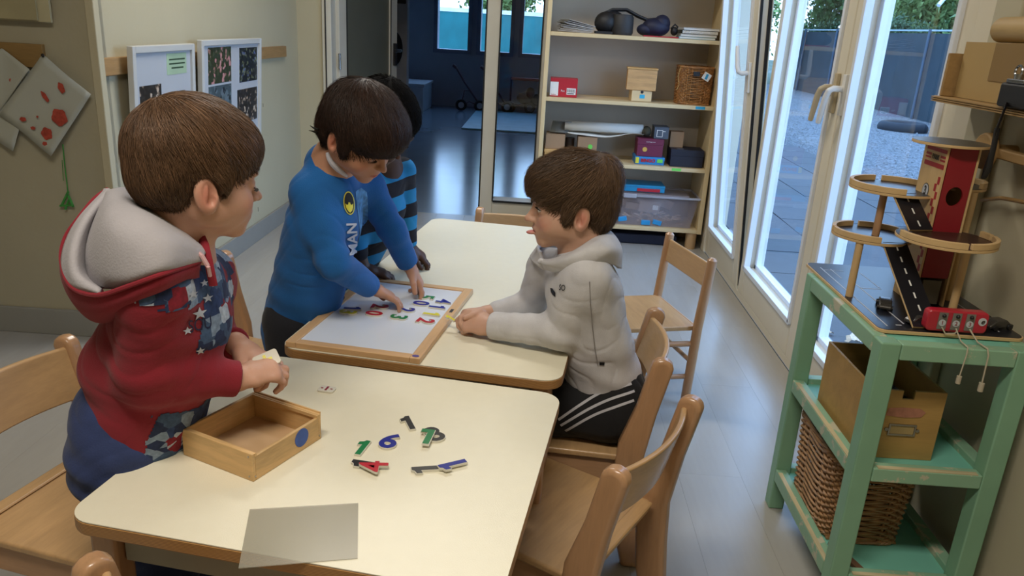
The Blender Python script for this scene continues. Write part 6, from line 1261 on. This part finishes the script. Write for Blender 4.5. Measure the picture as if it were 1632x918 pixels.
    # white undershirt collar
    ln = crs([(-0.4684, 1.6000, 0.9951), (-0.4635, 1.6000, 0.9824), (-0.4533, 1.6000, 0.9673), (-0.4430, 1.6000, 0.9574), (-0.4325, 1.6000, 0.9489)], 24); ln = project(F, ln, V(.0, .95, -.3), .003); mb = MB(); mb.tube(list(map(tuple, ln)), [.0035+.004*math.sin(PI*k/23) for k in range(24)], 8); parts.append(obj('undershirt_collar', mb, cloth_mat('white_cotton', h('c3c4cf')), t))
    # prints on the chest
    dd = V(-.28, .93, -.25); Yel = mat('yellow_print', h('d8cf3a'), rough=.7); Blk = mat('black_print', h('11141a'), rough=.7); px_ = .00136
    ux = un(V(.92, .40, 0)); uz = un(V(-.08, 0, 1)); E0 = (-0.4043, 1.6600, 0.8639)
    ov = lambda a, b: [(a*math.cos(2*PI*k/28), b*math.sin(2*PI*k/28)) for k in range(28)]
    decal('figure_print', D, [(-.012, .040), (.004, .050), (.018, .040), (.020, 0), (.018, -.05), (.010, -.10), (0, -.128), (-.008, -.09), (-.010, -.03)], (-0.3723, 1.6600, 0.8546), ux*1.0, uz, dd, mat('dull_blue_print', h('4f86b8'), rough=.8, var=.5, vs=60), t, off=.0010, parts=parts)
    decal('emblem_ring', D, ov(.0135, .0275), E0, ux, uz, dd, Yel, t, off=.0018, parts=parts); decal('emblem_oval', D, ov(.0115, .0250), E0, ux, uz, dd, Blk, t, off=.0024, parts=parts)
    bat = [(-.0095, -.0005), (-.006, -.004), (-.003, -.003), (-.0015, .003), (0, .0005), (.0015, .003), (.003, -.003), (.006, -.004), (.0095, -.0005), (.0085, -.010), (.005, -.018), (0, -.0225), (-.005, -.018), (-.0085, -.010)]
    decal('emblem_shape', D, bat, E0, ux, uz, dd, Yel, t, off=.0030, parts=parts)
    me = text_mesh('MAN', 1, 0, .03); decal('lettering', D, None, (-0.3954, 1.6600, 0.7785), uz*.026*1.0, -ux*.026, dd, mat('white_print', h('c9ced8'), rough=.8), t, off=.0022, parts=parts, mesh=me, grid=.16)
    fix(parts, t); return t
blue_boy()

# ---------------- boy in the grey hoodie kneeling on the chair
def grey_boy():
    parts = []; t = person('child in a light grey hooded top kneeling on a chair with his tongue out', (.20, 1.78, .302))
    M = hframe(190, 4, 0); H = head_from_ear((0.1038, 1.6300, 0.8644), 1, M, 1.02)
    hip = V(*(0.2022, 1.7550, 0.3932)); nb = V(*(0.1119, 1.7000, 0.8043)); sL = V(*(0.1264, 1.6300, 0.7439)); sR = V(*(0.0398, 1.8000, 0.6971)); eL = V(.078, 1.675, .575); wL = V(*(-0.0871, 1.7321, 0.5620)); eR = V(.010, 1.85, .575); wR = V(*(-0.1030, 1.7985, 0.5700))
    side = un(V(-.45, .89, 0))   # his right
    F = Sdf(); F.ecap(hip+V(0, 0, .05), nb-V(-.01, 0, .10), .085, .065, .08, .055, side, .03); F.cap(nb-V(-.01, 0, .08), nb+V(-.005, 0, .02), .05, .043, .03)
    F.cap(sR, eR, .028, .025); F.cap(eR, wR, .026, .021); F.cap(sL, eL, .028, .025); F.cap(eL, wL, .026, .0215); F.cap(sR, nb-V(0, 0, .05), .03, .04, .03); F.cap(sL, nb-V(0, 0, .05), .03, .04, .03)
    face(F, H, nb, 'open', True)
    fL = un(V(*(-0.1567, 1.7579, 0.5650))-wL); up = un(V(-.05, -.62, .78)); up = un(up-fL*(up@fL)); ML = np.array([fL, np.cross(up, fL), up])
    eLn = hand(F, wL+fL*.008, ML, ((40, 62, 35), (46, 66, 38), (50, 68, 40), (54, 70, 42)), (4, 0, -3, -8), ((.75, .42, -.50), (.95, -.20, -.25)), 1.10, -1)
    fR = un(V(-.93, -.30, .05)); up = un(V(.1, .6, .8)); up = un(up-fR*(up@fR)); MR = np.array([fR, np.cross(up, fR), up])
    hand(F, wR+fR*.008, MR, ((35, 50, 30), (40, 55, 35), (44, 58, 38), (48, 60, 40)), (4, 0, -3, -8), ((.8, .5, -.3), (.95, 0, -.3)), .95, 1)
    kL, aL = V(.030, 1.725, .350), V(.215, 1.735, .345); kR, aR = V(.03, 1.86, .36), V(.15, 1.92, .13)
    lower(F, hip-V(0, 0, .02), side, kR, kL, aR, aL, .045, .035, .028, .05, .05)
    parts.append(body_obj(F, .0022, skin_mat('pale_skin', h('c39a84')), cloth_mat('light_grey_marl', h('c3c2c5'), var=.10), t, H, ((wR, fR), (wL, fL)))); eye_parts(H, t, '3b2414', 'open', parts); nails(eLn, ML, mat('fingernail', h('d0a08c'), rough=.3), t, parts, .9)
    FH = Sdf(); H.e(FH, (-1.2, 0, 3.4), (9.7, 8.0, 8.0), 1); H.e(FH, (4.0, 0, 4.6), (5.4, 6.6, 4.4), 2); H.e(FH, (-5.6, 0, -1.2), (4.6, 6.3, 6.0), 2); H.e(FH, (-7.5, 0, 6.0), (3.4, 5, 4), 2)
    H.e(FH, (10.0, 0, -6.2), (8.2, 12, 8.2), .6, -1); H.e(FH, (2.4, 0, -6.2), (4.6, 12, 5.6), 1.2, -1); H.e(FH, (-1, 0, -10.6), (6, 12, 5.6), 1.0, -1)
    for s_ in (-1, 1): H.e(FH, (1.4, 6.4*s_, -.2), (1.6, 1.5, 3.2), .8); H.e(FH, (-1.1, 8.3*s_, -2.8), (2.2, 2.2, 3.1), .5, -1)
    parts += list(hair('hair', H, FH, F, hmat('brown'), t, 14000, .075, (-5.5, 1.0, 8.6), 15, .0010, .15, .25, (.7, 1.6), .00045, .5, up=.012, stop=.009))[:1]
    P = Sdf(); lower(P, hip+V(0, 0, -.005), side, kR, kL, aR, aL-V(.03, 0, 0), .070, .054, .042, .056, .086); P.fx += [fold(0.0017, 104, 18)]
    parts.append(sdf_obj('trousers', P, .0036, cloth_mat('black_track_cloth', h('0e0e12'), bump=.1), t))
    ws = mat('white_stripe', h('b9b9bf'), rough=.7)
    for k, (a, b_, c_, d_) in enumerate((((0.2339, 1.5000, 0.5223), (0.1718, 1.5000, 0.4997), (0.1185, 1.5000, 0.4594), (0.0701, 1.5000, 0.4158)), ((0.2424, 1.5000, 0.5051), (0.1895, 1.5000, 0.4831), (0.1357, 1.5000, 0.4486), (0.0766, 1.5000, 0.4008)), ((0.2434, 1.5000, 0.4827), (0.2046, 1.5000, 0.4661), (0.1504, 1.5000, 0.4360), (0.0887, 1.5000, 0.3862)))):
        pts = [np.array(q) for q in (a, b_, c_, d_)]; n_ = 40; line = []
        for i in range(n_+1):
            u = 3*i/n_; j = min(int(u), 2); w_ = u-j; p0 = pts[max(j-1, 0)]; p1, p2 = pts[j], pts[j+1]; p3 = pts[min(j+2, 3)]
            line.append(.5*((2*p1)+(-p0+p2)*w_+(2*p0-5*p1+4*p2-p3)*w_**2+(-p0+3*p1-3*p2+p3)*w_**3))
        line = np.array(line); tn = np.gradient(line, axis=0); nn = np.cross(tn, V(0, 1, 0)); nn /= np.linalg.norm(nn, axis=1, keepdims=True); vs = np.concatenate([line+nn*o_ for o_ in (-.0032, -.001, .001, .0032)])
        vs = project(P, vs, V(.12, .95, -.30), .0012); ok = np.abs(P(vs)-.0012) < .004; m1 = n_+1; fs = np.array([(r_*m1+i, r_*m1+i+1, (r_+1)*m1+i+1, (r_+1)*m1+i) for r_ in range(3) for i in range(n_)]); fs = fs[ok[fs].all(1)]
        me = np_mesh('stripe', vs, fs); me.materials.append(ws); o = bpy.data.objects.new('stripe', me); C.objects.link(o); o.parent = t; parts.append(o)
    for (hl_, to, up_) in ((V(*(0.2203, 1.6900, 0.3143)), V(*(0.3126, 1.6850, 0.3622)), (.1, .1, .97)), (V(.135, 1.90, .030), V(.29, 1.99, .006), (0, 0, 1))):
        S = Sdf(); shoe(S, hl_, to, un(up_)); o = sdf_obj('shoe', S, .003, mat('grey_shoe', h('6a6663'), rough=.6, var=.35, vs=40), t); parts.append(o)
        d_ = un(to-hl_); mb = MB(); c_ = hl_+d_*.055+un(V(*up_))*.035; mb.box(c_, (.030, .064, .022), frame(d_, up_)); parts.append(obj('shoe_panel', mb, mat('shoe_red', h('7c1f2c'), rough=.5), t, bevel=.006))
    D = Sdf(); hem = hip+V(0, 0, .030); ch = nb-V(-.015, 0, .13)
    D.ecap(hem, ch, .106, .094, .098, .078, side, .012); D.cap(ch+V(0, 0, .02), nb-V(0, 0, .045), .068, .046, .03)
    D.cap(sR, nb-V(0, 0, .06), .040, .046, .03); D.cap(sL, nb-V(-.01, 0, .045), .038, .042, .04); D.cap(sL-V(0, -.02, .03), ch, .056, .078, .04)
    D.cap(sL, eL+V(0, 0, .012), .040, .039, .030); D.cap(eL+V(0, 0, .010), wL-un(wL-eL)*.012+V(0, 0, .004), .040, .034, .022); D.cap(sR, eR+V(0, 0, .01), .048, .042, .03); D.cap(eR+V(0, 0, .008), wR-un(wR-eR)*.03, .040, .029, .015)
    cuff(D, wL, wL-eL, .040)
    D.fx += [fold(0.0019, 72, 24), ridges(0.0020, eL, eL-sL, .06, 130, 1), ridges(0.0016, eL*.5+wL*.5, wL-eL, .06, 150, 2), ridges(0.0022, hem+V(.02, -.06, .08), (.3, 0, 1), .11, 85, 3), ridges(0.0020, ch+V(.03, -.07, 0), (.7, 0, .7), .07, 110, 4)]
    gm_ = cloth_mat('light_grey_marl', h('c3c2c5'), var=.10); parts.append(sdf_obj('hooded_top', D, .0032, gm_, t))
    # hood lying behind the neck
    J0 = [(0.0218, 1.7000, 0.7478), (0.0463, 1.6550, 0.7628), (0.0856, 1.6300, 0.7872), (0.1283, 1.6500, 0.8130), (0.1558, 1.7000, 0.8219), (0.1451, 1.7900, 0.8103)]
    J1 = [(0.0164, 1.6900, 0.7444), (0.0493, 1.6400, 0.7588), (0.0958, 1.6100, 0.7880), (0.1427, 1.6200, 0.8165), (0.1780, 1.6900, 0.8172), (0.1670, 1.8000, 0.8061)]
    J2 = [(0.0217, 1.6900, 0.7508), (0.0640, 1.6400, 0.7481), (0.1134, 1.6100, 0.7721), (0.1621, 1.6100, 0.8037), (0.1994, 1.6900, 0.7864), (0.1929, 1.8200, 0.7714)]
    J3 = [(0.0318, 1.7000, 0.7274), (0.0762, 1.6500, 0.7370), (0.1233, 1.6200, 0.7583), (0.1700, 1.6350, 0.7684), (0.2036, 1.7000, 0.7391), (0.2026, 1.8100, 0.7258)]
    loft('hood', [J0, J1, J2, J3], gm_, t, 60, 24, .008, parts)
    K0 = [(0.0206, 1.7000, 0.7657), (0.0146, 1.7300, 0.7658), (0.0201, 1.7800, 0.7646), (0.0471, 1.8200, 0.7681), (0.0997, 1.8400, 0.7853), (0.1457, 1.8000, 0.8109)]
    K1 = [(0.0320, 1.7000, 0.7244), (0.0019, 1.7400, 0.7331), (0.0040, 1.8000, 0.7313), (0.0471, 1.8600, 0.7283), (0.1117, 1.8700, 0.7461), (0.1782, 1.8300, 0.7582)]
    loft('hood_far_side', [K0, K1], gm_, t, 40, 10, .007, parts)
    bk = mat('black_print', h('11141a'), rough=.7); dd = V(.35, .85, -.25)
    me = text_mesh('SO', 1, 0, .02); decal('lettering', D, None, (0.0259, 1.5000, 0.7457), un(V(.6, -.75, .2))*.013, V(.02, 0, 1)*.014, dd, bk, t, off=.002, parts=parts, mesh=me, grid=.2)
    decal('logo_patch', D, [(-.014, .006), (-.004, .008), (.010, .002), (.012, -.008), (.0, -.006), (-.008, -.002)], (0.0142, 1.5500, 0.7181), un(V(.6, -.6, 0)), V(0, 0, 1), dd, bk, t, off=.002, parts=parts)
    decal('side_label', D, [(-.006, -.004), (.006, -.004), (.006, .004), (-.006, .004)], (0.1771, 1.5000, 0.5710), un(V(1, .1, 0)), V(0, 0, 1), V(0, .95, -.3), bk, t, off=.002, parts=parts)
    # seam down the side
    mb = MB(); ln = np.array([(0.1275, 1.4500, 0.7826), (0.1346, 1.4500, 0.7305), (0.1457, 1.4500, 0.6775), (0.1570, 1.4500, 0.6233), (0.1685, 1.4500, 0.5821)]); ln = project(D, ln, V(0, .95, -.3), .0018); mb.tube(list(map(tuple, ln)), .0011, 5); parts.append(obj('side_seam', mb, mat('grey_thread', h('8d8a8a'), rough=.9), t))
    fix(parts, t)
    q = (-0.1908, 1.7750, 0.5577); yd = digit('1', 'yellow', q, 60, 'yellow digit held in the hand of the boy in grey', z=q[2], hgt=.026, tilt=(15, 0))
    return t
grey_boy()

# ---------------- child in the striped top behind the boy in blue
def striped_boy():
    parts = []; t = person('child with black hair in a blue and black striped top leaning on the table', (-.62, 2.22, 0))
    M = hframe(-38, 38, 0); hc = V(*(-0.4102, 2.0500, 0.9941)); H = Head(hc-0*M[0], M, 1.0)
    hip = V(*(-0.6269, 2.3000, 0.4725)); nb = V(*(-0.4351, 2.1400, 0.8649)); sL = V(*(-0.3873, 2.2000, 0.8398)); sR = V(*(-0.4804, 2.0600, 0.8363)); eL = V(*(-0.3857, 2.2400, 0.7145)); wL = V(*(-0.3842, 2.2600, 0.6025)); eR = V(*(-0.5076, 2.0800, 0.6802)); wR = V(*(-0.4790, 2.0909, 0.5720))
    side = un(V(-.55, -.83, 0)); F = Sdf(); F.ecap(hip+V(0, 0, .05), nb-V(.01, 0, .10), .085, .065, .08, .055, side, .03); F.cap(nb-V(.01, 0, .08), nb+V(.01, 0, .012), .05, .041, .03)
    F.cap(sR, eR, .028, .025); F.cap(eR, wR, .026, .0205); F.cap(sL, eL, .028, .025); F.cap(eL, wL, .026, .0205); F.cap(sR, nb-V(0, 0, .05), .03, .04, .03); F.cap(sL, nb-V(0, 0, .05), .03, .04, .03)
    face(F, H, nb, 'down')
    fL = un(V(*(-0.3145, 2.2773, 0.5480))-wL); up = un(V(.3, 0, 1)); up = un(up-fL*(up@fL)); ML = np.array([fL, np.cross(up, fL), up])
    hand(F, wL+fL*.01, ML, ((12, 35, 25), (14, 38, 25), (17, 40, 25), (20, 40, 25)), (8, 2, -5, -12), ((.8, .5, -.3), (.95, .1, -.3)), 1.08, -1)
    fR = un(V(*(-0.4057, 2.1229, 0.5480))-wR); up = un(V(.1, 0, 1)); up = un(up-fR*(up@fR)); MR = np.array([fR, np.cross(up, fR), up])
    hand(F, wR+fR*.01, MR, ((10, 35, 25), (12, 38, 25), (14, 40, 25), (16, 42, 25)), (6, 2, -4, -10), ((.85, .4, -.3), (.95, .1, -.3)), 1.08, 1)
    kR, kL = hip+side*.06+V(.03, 0, -.26), hip-side*.06+V(.05, 0, -.26); aR, aL = kR+V(-.03, 0, -.20), kL+V(-.03, 0, -.20)
    lower(F, hip-V(0, 0, .02), side, kR, kL, aR, aL, .045, .035, .028, .05, .05)
    parts.append(body_obj(F, .0024, skin_mat('dark_skin', h('4a2f22')), cloth_mat('navy_black_cotton', h('14161f')), t, H, ((wR, fR), (wL, fL)))); eye_parts(H, t, '1c120c', 'down', parts)
    FH = Sdf(); H.e(FH, (-1.2, 0, 3.3), (9.5, 7.7, 7.9), 1); H.e(FH, (3.4, 0, 4.4), (5.0, 6.2, 4.2), 2); H.e(FH, (-5.0, 0, -.6), (4.6, 6.0, 5.0), 2); H.e(FH, (9.8, 0, -6.2), (8.6, 12, 9.0), .6, -1); H.e(FH, (2.3, 0, -5.6), (5.2, 12, 5.4), 1.2, -1); H.e(FH, (-4.5, 0, -10.0), (12, 12, 5.0), .8, -1)
    parts += list(hair('hair', H, FH, F, hmat('black'), t, 3500, .02, (-4, 0, 9), 25, .001, .1, .1, (.5, 1.5), .0006, .2))[:1]
    P = Sdf(); lower(P, hip, side, kR, kL, aR, aL, .066, .052, .046, .058, .085); parts.append(sdf_obj('trousers', P, .005, cloth_mat('navy_black_cotton', h('14161f')), t))
    for a in (aR, aL): S = Sdf(); shoe(S, a+V(-.06, .02, -a[2]+.006), a+V(.11, -.06, -a[2]+.006)); parts.append(sdf_obj('shoe', S, .004, mat('dark_shoe', h('2a2a30'), rough=.6), t))
    D = Sdf(); hem = hip+V(.03, 0, .01); ch = nb-V(.01, 0, .13); D.ecap(hem, ch, .100, .088, .085, .070, side, .015); D.cap(ch+V(0, 0, .02), nb-V(0, 0, .045), .060, .046, .03); D.cap(sR, nb-V(0, 0, .06), .040, .046, .03); D.cap(sL, nb-V(0, 0, .06), .036, .046, .03)
    D.cap(sL, eL, .038, .036, .012); D.cap(eL, wL-un(wL-eL)*.012, .036, .034, .012); D.cap(sR, eR, .048, .040, .03); D.cap(eR, wR-un(wR-eR)*.05, .038, .030, .015)
    cuff(D, wL, wL-eL); D.fx += [fold(0.0017, 76, 34), ridges(0.0016, eL, eL-sL, .06, 130, 1)]
    m, nt, b, out = newmat('striped_cotton'); N = nt.nodes.new; L = nt.links.new; tc = N('ShaderNodeTexCoord'); sp = N('ShaderNodeSeparateXYZ'); L(tc.outputs['Object'], sp.inputs[0]); a1 = N('ShaderNodeMath'); a1.operation = 'MULTIPLY_ADD'; a1.inputs[1].default_value = -.20; L(sp.outputs['X'], a1.inputs[0]); L(sp.outputs['Z'], a1.inputs[2])
    a2 = N('ShaderNodeMath'); a2.operation = 'DIVIDE'; a2.inputs[1].default_value = .086; L(a1.outputs[0], a2.inputs[0]); a3 = N('ShaderNodeMath'); a3.operation = 'FRACT'; L(a2.outputs[0], a3.inputs[0]); a4 = N('ShaderNodeMath'); a4.operation = 'GREATER_THAN'; a4.inputs[1].default_value = .5; L(a3.outputs[0], a4.inputs[0])
    mx = N('ShaderNodeMix'); mx.data_type = 'RGBA'; mx.inputs[6].default_value = (*h('12131f'), 1); mx.inputs[7].default_value = (*h('1c7fb4'), 1); L(a4.outputs[0], mx.inputs[0]); L(mx.outputs[2], b.inputs['Base Color']); b.inputs['Roughness'].default_value = .9
    parts.append(sdf_obj('striped_top', D, .0036, m, t)); fix(parts, t); return t
striped_boy()
